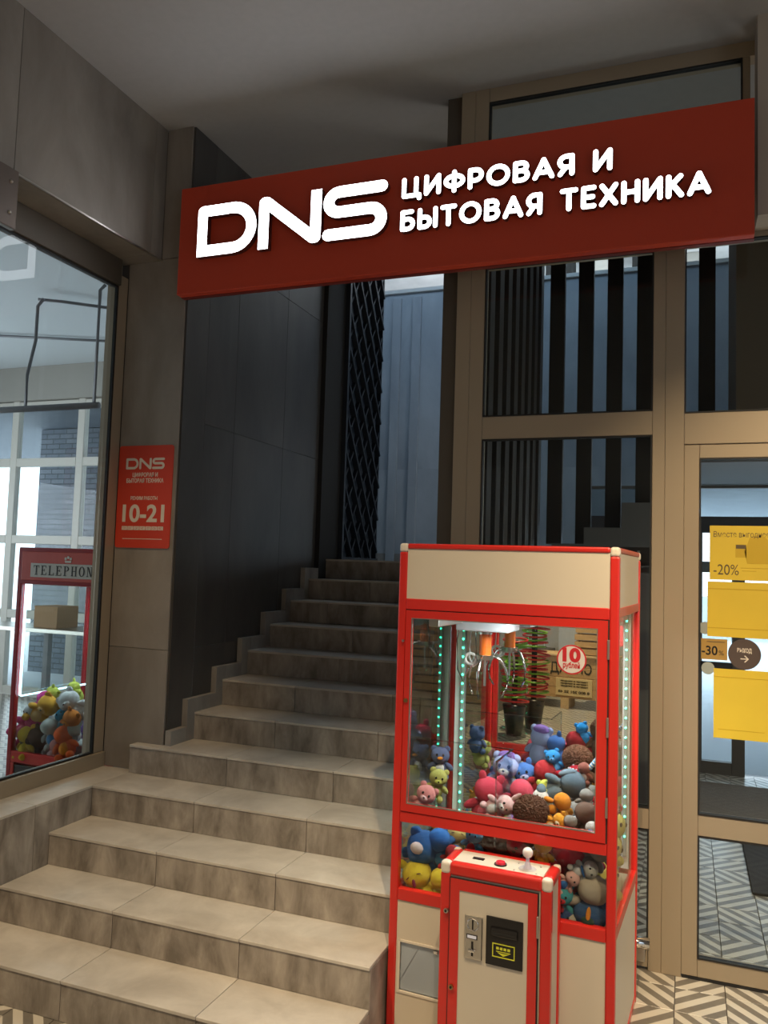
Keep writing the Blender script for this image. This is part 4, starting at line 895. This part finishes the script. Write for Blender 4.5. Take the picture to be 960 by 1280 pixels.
T_ = [
 # name, label, px, py, depth, radius px, c1, c2, ears, rot(x,y,z), opts
 ('plush_whale', 'large blue plush with a pale face patch lying at the left of the lower window', 520, 1058, .10, 24, BLUE, SKY, 'round', (.2, -1.2, .3), dict(extra=patch, eyes=False, muzzle=False)),
 ('plush_ball_bear', 'round bright blue plush beside the pale-patched blue one, lower window', 548, 1050, .11, 17, (.03, .18, .60), BLUE, 'none', (.1, -.5, .2), dict(muzzle=False, eyes=False)),
 ('plush_chick', 'yellow plush with closed eyes and open mouth at the lower window left corner', 520, 1092, .06, 21, YEL, YEL, 'point', (.0, -.5, .15), dict(closed=True, muzzle=False, extra=mouth)),
 ('plush_duck', 'yellow plush right of the closed-eyed yellow one, half hidden by the console', 552, 1099, .08, 16, YEL, YEL, 'none', (.1, .2, 0), dict(muzzle=False, eyes=False)),
 ('plush_smiler', 'pale yellow plush with a drawn face behind the blue ones', 573, 1040, .16, 15, (.80, .68, .28), CRE, 'none', (0, .1, .2), dict(closed=True, muzzle=False)),
 ('plush_fish', 'red plush low between the yellow plush and the console', 566, 1066, .10, 11, REDT, DKR, 'none', (0, .4, 0), dict(muzzle=False, eyes=False)),
 ('plush_parrot', 'light blue and red striped plush just left of the brown one, over the console', 593, 1044, .08, 12, (.10, .30, .48), REDT, 'none', (0, .2, 0), dict(extra=stripes(REDT, 4, zz=-.6), muzzle=False)),
 ('plush_bear', 'dark brown plush bear in the lower window above the console', 622, 1050, .10, 20, BRN, (.20, .10, .05), 'round', (1.0, .2, .2), dict(eyes=False)),
 ('plush_ladybird', 'dark red plush lying beside the brown bear above the console', 648, 1058, .09, 17, REDT, BRN, 'round', (.3, .9, .1), dict(muzzle=False)),
 ('plush_lion', 'orange-yellow plush paw hanging over the joystick', 679, 1056, .06, 12, (.85, .42, .03), ORA, 'none', (0, .1, 0), dict(muzzle=False, eyes=False)),
 ('plush_crab', 'large crimson plush at the right of the joystick', 713, 1062, .10, 24, (.52, .03, .06), DKR, 'none', (.2, -.4, .2), dict(muzzle=False, eyes=False)),
 ('plush_elephant', 'grey floppy-eared plush at the upper right of the lower window', 750, 1062, .08, 16, GRY, (.24, .25, .26), 'floppy', (.2, .7, 0), dict(eyes=False, muzzle=False)),
 ('plush_mouse', 'pale plush with a blue striped scarf in the lower window right side', 738, 1087, .06, 11, (.52, .52, .50), WHT, 'none', (0, 1.3, 0), dict(extra=scarf, muzzle=False)),
 ('plush_hippo', 'round beige-grey plush at the right of the lower window', 742, 1112, .07, 21, BEI, GRY, 'round', (.2, .3, .2), dict(eyes=False, muzzle=False)),
 ('plush_pig', 'small pink and blue plush left of the beige-grey one', 716, 1098, .05, 10, (.70, .40, .36), BLUE, 'none', (0, .9, 0), dict(muzzle=False)),
 ('plush_parrot', 'teal and red plush beside the console, lower right window', 703, 1118, .06, 14, TEAL, REDT, 'point', (.1, .2, .1), dict(extra=stripes(REDT, 4, zz=-.5))),
 ('plush_monster', 'dark blue plush with an orange carrot at the bottom right of the lower window', 738, 1142, .07, 22, (.03, .09, .24), (.04, .12, .30), 'round', (.0, .1, 0), dict(extra=carrot, eyes=False, muzzle=False)),
 ('plush_monster', 'dark blue plush under the teal and red one', 706, 1142, .08, 15, (.03, .08, .22), BLUE, 'none', (0, .6, 0), dict(muzzle=False)),
 ('plush_lion', 'brown shaggy plush head lowest in the middle of the big window', 664, 1014, .08, 23, (.09, .032, .015), BRN, 'none', (.2, .1, .2), dict(shag=True, eyes=False, muzzle=False)),
 ('plush_cat', 'raspberry red plush with pointed ears left of the shaggy brown head', 611, 988, .20, 20, (.60, .05, .10), PINK, 'point', (.1, .2, .3), dict(eyes=False, muzzle=False)),
 ('plush_pony', 'light blue and lavender plush face behind the clear chute wall', 632, 958, .30, 18, LAV, WHT, 'round', (0, .1, .1), dict(extra=mane(PUR))),
 ('plush_pony', 'deep blue plush just right of the lavender-faced one', 656, 966, .32, 15, (.05, .16, .50), LAV, 'point', (0, -.3, .1), dict()),
 ('plush_heart', 'rose red plush low behind the clear chute wall', 652, 988, .22, 16, (.66, .07, .13), PINK, 'none', (.1, .4, 0), dict(muzzle=False, eyes=False)),
 ('plush_bunny', 'pale pink plush rabbit at the foot of the clear chute wall', 632, 1006, .14, 13, PALEP, WHT, 'long', (0, 1.2, 0), dict()),
 ('plush_bunny', 'white and pink plush between the shaggy brown head and striped cap', 676, 996, .16, 11, WHT, PALEP, 'none', (0, .4, 0), dict(muzzle=False)),
 ('plush_bird', 'dark red round plush below the small blue head, right half of the big window', 683, 965, .30, 17, (.36, .01, .02), DKR, 'none', (0, .3, .1), dict(muzzle=False, eyes=False)),
 ('plush_gnome', 'small bright blue plush head above the dark red one', 691, 946, .30, 10, (.02, .25, .62), SKY, 'round', (0, -.3, 0), dict()),
 ('plush_monkey', 'brown shaggy plush at the top of the pile on the right', 722, 948, .30, 19, (.13, .05, .025), BRN, 'none', (.1, 0, 0), dict(shag=True, eyes=False, muzzle=False)),
 ('plush_elf', 'white and blue striped horn plush by the right edge of the big window', 730, 960, .22, 8, (.30, .10, .08), WHT, 'none', (0, 0, 0), dict(extra=stripedhorn, muzzle=False, eyes=False)),
 ('plush_ladybird', 'red plush with white dots in the right of the big window', 722, 968, .26, 14, (.50, .01, .03), REDT, 'none', (.1, .8, 0), dict(extra=dots, muzzle=False, eyes=False)),
 ('plush_dolphin', 'slate blue plush under the dotted red one', 716, 980, .20, 18, SLATE, (.18, .26, .34), 'floppy', (.2, 1.1, .2), dict(eyes=False, muzzle=False)),
 ('plush_frog', 'yellow-green plush face in the middle of the pile', 683, 984, .20, 11, LIME, (.70, .70, .30), 'round', (0, -.3, .1), dict()),
 ('plush_gnome', 'small bright blue plush right of the yellow-green face', 698, 983, .20, 9, (.02, .22, .58), SKY, 'none', (0, .3, 0), dict()),
 ('plush_elf', 'orange-capped plush with grey and white stripes in the front of the pile', 703, 1002, .12, 12, ORA, [ORA, GRY], 'none', (.1, .9, 0), dict(extra=stripes(WHT, 5), muzzle=False, eyes=False)),
 ('plush_monkey', 'taupe plush monkey head at the right of the pile', 733, 1016, .10, 15, (.18, .11, .085), (.3, .2, .15), 'none', (.1, 0, .1), dict(eyes=False, muzzle=False)),
 ('plush_mouse', 'small grey plush ear poking up above the taupe monkey', 733, 994, .16, 9, GRY, (.2, .2, .2), 'none', (0, .2, 0), dict(eyes=False, muzzle=False)),
 ('plush_fox', 'small orange plush at the bottom sill of the big window', 700, 1026, .08, 10, (.80, .36, .03), CRE, 'point', (.1, 1.0, 0), dict(eyes=False)),
 ('plush_mouse', 'small grey plush right of the orange one at the sill', 713, 1027, .07, 9, (.26, .25, .24), GRY, 'none', (0, 0, 0), dict(eyes=False, muzzle=False)),
 ('plush_bunny', 'white plush with blue patches in the right bottom corner of the big window', 741, 1036, .06, 10, WHT, SKY, 'none', (0, .5, 0), dict(eyes=False)),
 ('plush_penguin', 'dark blue plush with big eyes by the left glass', 535, 942, .36, 13, (.10, .14, .28), WHT, 'round', (0, 0, .3), dict(beak=plush(ORA), muzzle=False)),
 ('plush_frog', 'pale yellow-green plush by the left glass', 548, 972, .30, 13, (.58, .56, .16), LIME, 'round', (.1, .2, .4), dict()),
 ('plush_pig', 'pink plush at the lower left behind the big window', 530, 992, .20, 14, (.66, .26, .26), PALEP, 'round', (0, .5, .2), dict()),
 ('plush_duck', 'yellow plush uppermost behind the right side glass', 789, 1035, .42, 19, (.72, .62, .16), YEL, 'none', (0, .2, 1.2), dict(muzzle=False)),
 ('plush_duck', 'pale yellow plush in the middle behind the right side glass', 784, 1062, .30, 20, (.72, .60, .18), (.7, .62, .4), 'none', (.2, .5, 1.2), dict(muzzle=False)),
 ('plush_duck', 'yellow plush lowest behind the right side glass', 780, 1098, .22, 20, (.70, .58, .14), (.7, .62, .4), 'none', (.2, -.5, 1.2), dict(muzzle=False)),
 ('plush_pig', 'pinkish plush high behind the right side glass', 779, 1010, .22, 12, (.62, .35, .33), PALEP, 'round', (.1, .3, 1.2), dict()),
]
for (nm, lab, x, y, b_, rp, c1, c2, ears, rot, op) in T_:
    P = onM(x, y, b_); Rr = rp*.00262*(1+b_*.33)
    P.x = min(-.02-Rr*1.0, max(-W_+.02+Rr, P.x)); P.y = max(P.y, .020+Rr*1.0)
    P2 = onM(x, y, P.y); P.z = P2.z; P.x = min(-.018-Rr*.95, max(-W_+.022+Rr, P2.x))
    toy(nm, lab, P, Rr, c1, c2, ears, rot, **op)
# hidden fill of the pile
FN = ['red', 'yellow', 'sky blue', 'brown', 'pink', 'grey', 'orange', 'white', 'blue', 'lime', 'beige', 'purple']
FC = [REDT, YEL, SKY, BRN, PINK, GRY, ORA, WHT, BLUE, LIME, BEI, PUR]
k = 0
for zi, zz in enumerate((.50, .585)):
    for xi in range(6):
        for yi in range(3):
            if zi == 1 and yi == 0: continue
            x_ = -.72+xi*.125+rtoy.uniform(-.02, .02); y_ = .22+yi*.14+rtoy.uniform(-.02, .02)
            cn_ = FN[k % 12]; c = FC[k % 12]; c2 = FC[(k*5+3) % 12]; k += 1
            toy('plush_bear', cn_+' plush buried in the pile, '+('bottom', 'upper')[zi]+' layer, '+('far left', 'left', 'centre left', 'centre right', 'right', 'far right')[xi]+', '+('front', 'middle', 'back')[yi], (x_, y_, zz+rtoy.uniform(-.01, .02)), .05, c, c2, ('round', 'point', 'floppy')[k % 3], (rtoy.uniform(-.6, .6), rtoy.uniform(-1.5, 1.5), rtoy.uniform(-1, 1)), group='buried plush toys in the red claw machine')
for i, (x_, y_, zz, c) in enumerate(((-.20, .50, .70, GRY), (-.10, .42, .73, REDT), (-.28, .40, .69, ORA))):
    toy('plush_bear', ['grey plush at the back right of the pile', 'red plush against the back right corner of the pile', 'orange plush in the middle depth of the pile'][i], (x_, y_, zz), .055, c, WHT, 'round', (.1, .3, .2*i))

# ------------------------------------------------------------------ telephone-style claw machine in the shop
NX, NY, NA = -3.87, 3.87, -.04
NW, ND, NH = .80, .62, 1.70
tm = tag(empty('claw_machine', (NX, NY, 0), NA), 'dark red telephone-box claw machine behind the left shop window', 'claw machine')
def nb_(name, x0, x1, y0, y1, z0, z1, m, bev=.003, parent=None): return box(name, (x0, y0, z0), (x1, y1, z1), m, parent or tm, bev, 2)
for x in (0, NW-.035):
    for y in (0, ND-.035): nb_('corner_post', x, x+.035, y, y+.035, .02, NH-.001, REDDK, .005)
nb_('top_box', .001, NW-.001, .0, ND, 1.475, NH, REDDK, .006)
nb_('header_band', .035, NW-.035, -.006, -.0005, 1.50, 1.675, REDSTK, .003)
pl_ = nb_('name_plate', .115, .70, -.010, -.0065, 1.520, 1.605, mat('plate_cream', (.62, .58, .50), .5), .001)
def serif_letter(ch, w_, h_):
    bm = bmesh.new(); q = [0]
    def rc(x0, z0, x1, z1): q[0] += 1; prism(bm, [(x0*w_, z0*h_), (x1*w_, z0*h_), (x1*w_, z1*h_), (x0*w_, z1*h_)], 0, -.001-q[0]*.00003)
    def ring(cx, cz, rx, rz, tx, tz, a0, a1):
        o_ = arc(cx, cz, rx, rz, a0, a1, 16); i_ = arc(cx, cz, rx-tx, rz-tz, a0, a1, 16)
        for k_ in range(16): prism(bm, [(p_[0]*w_, p_[1]*h_) for p_ in (o_[k_], o_[k_+1], i_[k_+1], i_[k_])], 0, -.001)
    if ch == 'T': rc(.40, 0, .60, 1); rc(0, .92, 1, 1); rc(0, .75, .07, .93); rc(.93, .75, 1, .93); rc(.25, 0, .75, .06)
    if ch in 'EL':
        rc(.14, 0, .36, 1); rc(0, 0, .45, .06); rc(0, .94, .45, 1); rc(.14, 0, .95, .07); rc(.88, .0, .95, .28)
        if ch == 'E': rc(.14, .93, .92, 1); rc(.85, .76, .92, 1); rc(.3, .48, .68, .55); rc(.62, .38, .68, .65)
    if ch == 'P': rc(.14, 0, .36, 1); rc(0, 0, .52, .06); rc(0, .94, .5, 1); ring(.5, .735, .45, .265, .22, .07, 90, -90); rc(.3, .47, .52, .54)
    if ch == 'H': rc(.10, 0, .30, 1); rc(.70, 0, .90, 1); rc(.3, .47, .7, .54); rc(0, 0, .40, .06); rc(.60, 0, 1, .06); rc(0, .94, .40, 1); rc(.60, .94, 1, 1)
    if ch == 'O': ring(.5, .5, .5, .52, .22, .07, 0, 360)
    if ch == 'N':
        rc(.12, 0, .20, 1); rc(.80, 0, .88, 1); rc(0, 0, .34, .06); rc(.64, .94, 1, 1); rc(0, .94, .25, 1)
        prism(bm, [(.12*w_, h_), (.34*w_, h_), (.88*w_, 0), (.70*w_, 0)], 0, -.0012)
    bmesh.ops.recalc_face_normals(bm, faces=bm.faces); return bm
for i_, ch in enumerate('TELEPHONE'): meshobj('letter', serif_letter(ch, .045, .058), BLACK, (.140+i_*.0595, -.0102, 1.534), pl_)
cw = bmesh.new()
for p in ((-.02, .012), (0, .02), (.02, .012)): disc(cw, p, .009, 0, -.002, 10)
prism(cw, [(-.026, 0), (.026, 0), (.022, -.012), (-.022, -.012)], 0, -.002); bmesh.ops.recalc_face_normals(cw, faces=cw.faces)
meshobj('crown_emblem', cw, WHITEP, (.4075, -.0066, 1.625), tm)
nb_('lower_rail', .035, NW-.035, .0, .030, .40, .465, RED); nb_('base_box', .002, NW-.002, .032, ND-.002, .02, .40, REDDK)
for x in (.06, .30, .54): nb_('hatch', x, x+.20, .006, .020, .22, .385, BLACK)
nb_('lower_frame', .035, .06, .0, .030, .05, .399, RED); nb_('lower_frame', .261, .299, .0, .030, .05, .399, RED); nb_('lower_frame', .501, .539, .0, .030, .05, .399, RED)
nb_('door_rail', .055, NW-.055, ND-.055, ND-.038, .80, .83, REDDK); nb_('door_rail', .055, NW-.055, ND-.055, ND-.038, 1.43, 1.46, REDDK)
nb_('front_glass', .036, NW-.036, .010, .014, .466, 1.474, GL, 0); nb_('left_glass', .010, .014, .036, ND-.036, .41, 1.474, GL, 0); nb_('right_glass', NW-.014, NW-.010, .036, ND-.036, .41, 1.474, GL, 0); nb_('back_glass', .036, NW-.036, ND-.014, ND-.010, .41, 1.474, GL, 0)
leds('led_strip', .048, .030, .80, 1.46, 52, .009, LEDW, tm)
leds('led_strip', .05, .04, .79, .80, 50, .006, LEDW, tm, .02, .52)
l_ = bpy.data.lights.new('cabin_lamp', 'AREA'); l_.shape = 'RECTANGLE'; l_.size = .4; l_.size_y = .3; l_.energy = 8; l_.color = (.8, .95, 1)
lo3 = bpy.data.objects.new('cabin_lamp', l_); COL.objects.link(lo3); put(lo3, (NW/2, ND/2, 1.47), tm)
NM = Matrix.Translation((NX, NY, 0)) @ Matrix.Rotation(NA, 4, 'Z')
def onN(px_, py_, b):
    d = RT*((px_-480)/F)-UP*((py_-640)/F)+FW
    n = Vector((-math.sin(NA), math.cos(NA), 0)); o = Vector((0, 0, EYE)); P0 = Vector((NX, NY, 0))
    t = ((P0+n*b-o).dot(n))/d.dot(n); P = o+d*t-P0
    return Vector((P.x*math.cos(NA)+P.y*math.sin(NA), b, P.z))
T2 = [
 ('plush_cat', 'magenta plush at the left edge of the telephone machine', 19, 898, .12, 13, (.62, .04, .18), PINK, 'none', dict(eyes=False, muzzle=False)),
 ('plush_cat', 'bright pink plush above the white dog in the telephone machine', 46, 872, .20, 10, (.62, .05, .25), PINK, 'none', dict(eyes=False, muzzle=False)),
 ('plush_dog', 'white plush dog with a black nose in the telephone machine', 34, 888, .10, 9, WHT, WHT, 'floppy', dict()),
 ('plush_bear', 'golden orange plush in the middle of the telephone machine', 60, 882, .10, 12, (.85, .42, .05), (.85, .5, .2), 'round', dict(eyes=False)),
 ('plush_banana', 'lime yellow plush with dark tips at the left top of the telephone machine pile', 66, 866, .24, 8, LIME, (.1, .1, .02), 'point', dict()),
 ('plush_banana', 'lime yellow plush with dark tips at the right top of the telephone machine pile', 92, 860, .24, 8, LIME, (.1, .1, .02), 'point', dict()),
 ('plush_sheep', 'white plush high on the right of the telephone machine pile', 86, 876, .12, 12, WHT, WHT, 'round', dict(eyes=False)),
 ('plush_bird', 'teal blue plush under the white one in the telephone machine', 78, 894, .10, 8, (.04, .28, .46), TEAL, 'none', dict(muzzle=False)),
 ('plush_fox', 'rust orange plush at the right edge of the telephone machine', 90, 898, .07, 10, (.62, .20, .03), ORA, 'point', dict(eyes=False)),
 ('plush_ball_bear', 'pale grey-blue round plush low in the telephone machine', 62, 908, .07, 10, (.60, .62, .58), SKY, 'none', dict(eyes=False, muzzle=False)),
 ('plush_chick', 'yellow plush low on the left of the telephone machine', 32, 918, .07, 11, (.75, .50, .04), YEL, 'none', dict(eyes=False, muzzle=False)),
 ('plush_bear', 'dark brown plush at the bottom of the telephone machine', 47, 922, .08, 12, BRN, BRN, 'round', dict(eyes=False)),
 ('plush_fish', 'orange-red plush at the bottom right of the telephone machine', 80, 918, .06, 11, (.80, .14, .03), ORA, 'none', dict(eyes=False, muzzle=False)),
 ('plush_pig', 'salmon pink plush at the very bottom right of the telephone machine', 71, 932, .06, 8, (.70, .30, .28), PALEP, 'none', dict(eyes=False, muzzle=False)),
 ('plush_mouse', 'grey plush right of the pale round one in the telephone machine', 92, 912, .08, 8, (.42, .42, .38), GRY, 'none', dict(eyes=False, muzzle=False)),
 ('plush_frog', 'olive plush in the bottom left corner of the telephone machine', 17, 922, .08, 9, (.30, .24, .14), BEI, 'none', dict(eyes=False, muzzle=False)),
]
for (nm, lab, x, y, b_, rp, c1, c2, ears, op) in T2:
    P = onN(x, y, b_); Rr = rp*.0055; P.x = max(P.x, Rr+.03)
    toy(nm, lab, P, Rr, c1, c2, ears, (rtoy.uniform(-.3, .4), rtoy.uniform(-.9, .9), rtoy.uniform(-.3, .3)), frame=NM, group='plush toys in the telephone machine', **op)
for i in range(12):
    toy('plush_bear', FN[(i*7) % 12]+' plush buried in the telephone machine, '+('left', 'centre left', 'centre right', 'right')[i % 4]+' of the '+('front', 'middle', 'back')[i//4]+' row', (.12+(i % 4)*.18, .22+(i//4)*.14, .50+.04*(i % 3)), .06, FC[(i*7) % 12], WHT, 'round', (rtoy.uniform(-.5, .5), rtoy.uniform(-1, 1), rtoy.uniform(-1, 1)), frame=NM, group='buried plush toys in the telephone machine')
# bench outside the window with a cardboard box, seen through that machine
bn = tag(empty('display_table', (-6.4, 6.7, 0)), 'grey metal table standing behind the telephone machine by the windows', 'table')
box('table_top', (-7.9, 6.4, .88), (-4.2, 6.9, .92), STEEL, bn, .004)
for x in (-7.5, -6.2, -4.9): box('leg', (x, 6.6, 0), (x+.06, 6.66, .879), GREY, bn)
tag(box('cardboard_box', (-6.25, 6.5, .921), (-5.95, 6.8, 1.14), mat('cardboard', (.42, .24, .12), .8), None, .004), 'brown cardboard box on the grey metal table', 'box')

# ------------------------------------------------------------------ objects behind the viewer, seen in the machine's mirror
def crate(name, loc, w_, d_, h_, label, rz=0, n=4):
    r = tag(empty(name, loc, rz if rz else 0), label, 'crate')
    for i in range(n):
        z0 = i*h_/n+.01; z1 = (i+1)*h_/n-.012
        for y0 in (-d_/2, d_/2-.015): meshbox(r, 'slat', (-w_/2, y0, z0), (w_/2, y0+.015, z1), WOOD)
        for x0 in (-w_/2+.0, w_/2-.015): meshbox(r, 'slat', (x0, -d_/2+.016, z0), (x0+.015, d_/2-.016, z1), WOOD)
    for x in (-1, 1):
        for y in (-1, 1): meshbox(r, 'corner_batten', (x*(w_/2-.03)-.012, y*(d_/2-.03)-.012, 0), (x*(w_/2-.03)+.012, y*(d_/2-.03)+.012, h_), WOODL)
    meshbox(r, 'floor_board', (-w_/2+.02, -d_/2+.02, .01), (w_/2-.02, d_/2-.02, .025), WOODL)
    return r
def meshbox(root, name, lo, hi, m_, bev=.002):
    lo = Vector(lo); hi = Vector(hi); c = (lo+hi)/2; bm = bmesh.new(); bmbox(bm, lo-c, hi-c, bev, 1)
    me = bpy.data.meshes.new(name); bm.to_mesh(me); bm.free(); me.materials.append(m_)
    o = bpy.data.objects.new(name, me); COL.objects.link(o); o.parent = root; o.location = c; ORG[o.name] = Vector((0, 0, 0)); return o
# the storage counter with the board
ct = tag(empty('crate_counter', (-2.02, -3.2, 0), PI), 'wooden crate counter with a printed board, mirrored in the claw machine', 'counter')
ct.rotation_euler = (0, 0, PI)
for x in (-.50, .0, .42): meshbox(ct, 'leg', (x, -.03, 0), (x+.10, .30, .13), WOODL)
for i in range(4): meshbox(ct, 'plank', (-.55, -.02, .13+i*.125), (.55, .28, .25+i*.125), WOOD)
meshbox(ct, 'worktop', (-.58, -.05, .63), (.58, .32, .655), WOODL)
ct2 = meshbox(ct, 'note_board', (-.28, -.032, .16), (.16, -.022, .37), mat('cream_note', (.70, .52, .26), .6))
def ctext(nm, body, size, m_, x, z, width):
    o = textobj(nm, body, size, m_, (0, 0, 0), None, 'CENTER', .0005, width, bold=.002); o.parent = ct; o.location = (x, -.034 if nm != 'title' else -.024, z)
ctext('title', 'СКЛАД', .17, BLACKM, -.02, .43, .50)
for z in (.33, .30, .27): ctext('note_text', 'заказов и товаров', .024, BROWNP, -.06, z, .34)
ctext('note_text', '8 800 201 22 48', .04, BROWNP, -.06, .195, .38)
for (x, z, w_, h_, lab) in ((-1.75, .656, .42, .26, 'slatted pine crate on the left end of the crate counter'), (-1.75, .917, .40, .24, 'slatted pine crate stacked on top of another on the counter')):
    crate('wooden_crate', (x, -3.3, z), w_, .25, h_, lab, 0, 3)
# hoop stacks on black pots
HRED = mat('hoop_red', (.75, .03, .03), .35); HGRN = mat('hoop_green', (.22, .55, .04), .35)
def hoops(x, y, label, seed, r, z0, z1, n):
    t = tag(empty('hoop_stand', (x, y, 0)), label, 'stand')
    rr = random.Random(seed)
    bm = bmesh.new(); tube(bm, [(0, 0, 0), (0, 0, .02), (0, 0, .28), (0, 0, .30)], [.075, .08, .115, .118], 24); meshobj('pot', bm, BLACK, (x, y, .001), t, True)
    tubeobj('pole', [(x, y, .25), (x, y, z1)], .03, BLACKM, t)
    for i in range(n):
        z = z0+(z1-z0)*i/(n-1); q = r*rr.uniform(.75, 1.1); g = rr.random() < (.35 if seed == 1 else .5)
        bm = bmesh.new(); tube(bm, [(q*math.cos(a), q*math.sin(a), .01*math.sin(a+i)) for a in [k*2*PI/24 for k in range(25)]], .010, 6)
        meshobj('hoop', bm, HGRN if g else HRED, (x, y, z), t, True)
hoops(-2.05, -1.75, 'black pot with tall stack of mostly red hoops, nearer one in the mirror', 1, .15, .34, 1.25, 24)
hoops(-2.12, -1.30, 'black pot with stack of red and green hoops, further left in the mirror', 2, .13, .34, .95, 17)
dd = struct(box('door_4', (-2.6, -4.99, 0), (-.4, -4.93, 2.1), mat('grey_door', (.55, .56, .58), .4)))
# slatted crates behind the viewer, seen in the machine's side glass and mirror
for i, (x, y) in enumerate(((.55, -3.2), (1.20, -3.2))):
    for j in range(3): crate('wooden_crate', (x, y, .01+j*.42), .5, .45, .40, ['slatted pine crate in the left stack mirrored in the machine side', 'slatted pine crate in the right stack mirrored in the machine side'][i]+[', lowest of three', ', middle of three', ', topmost of three'][j], 0, 4)
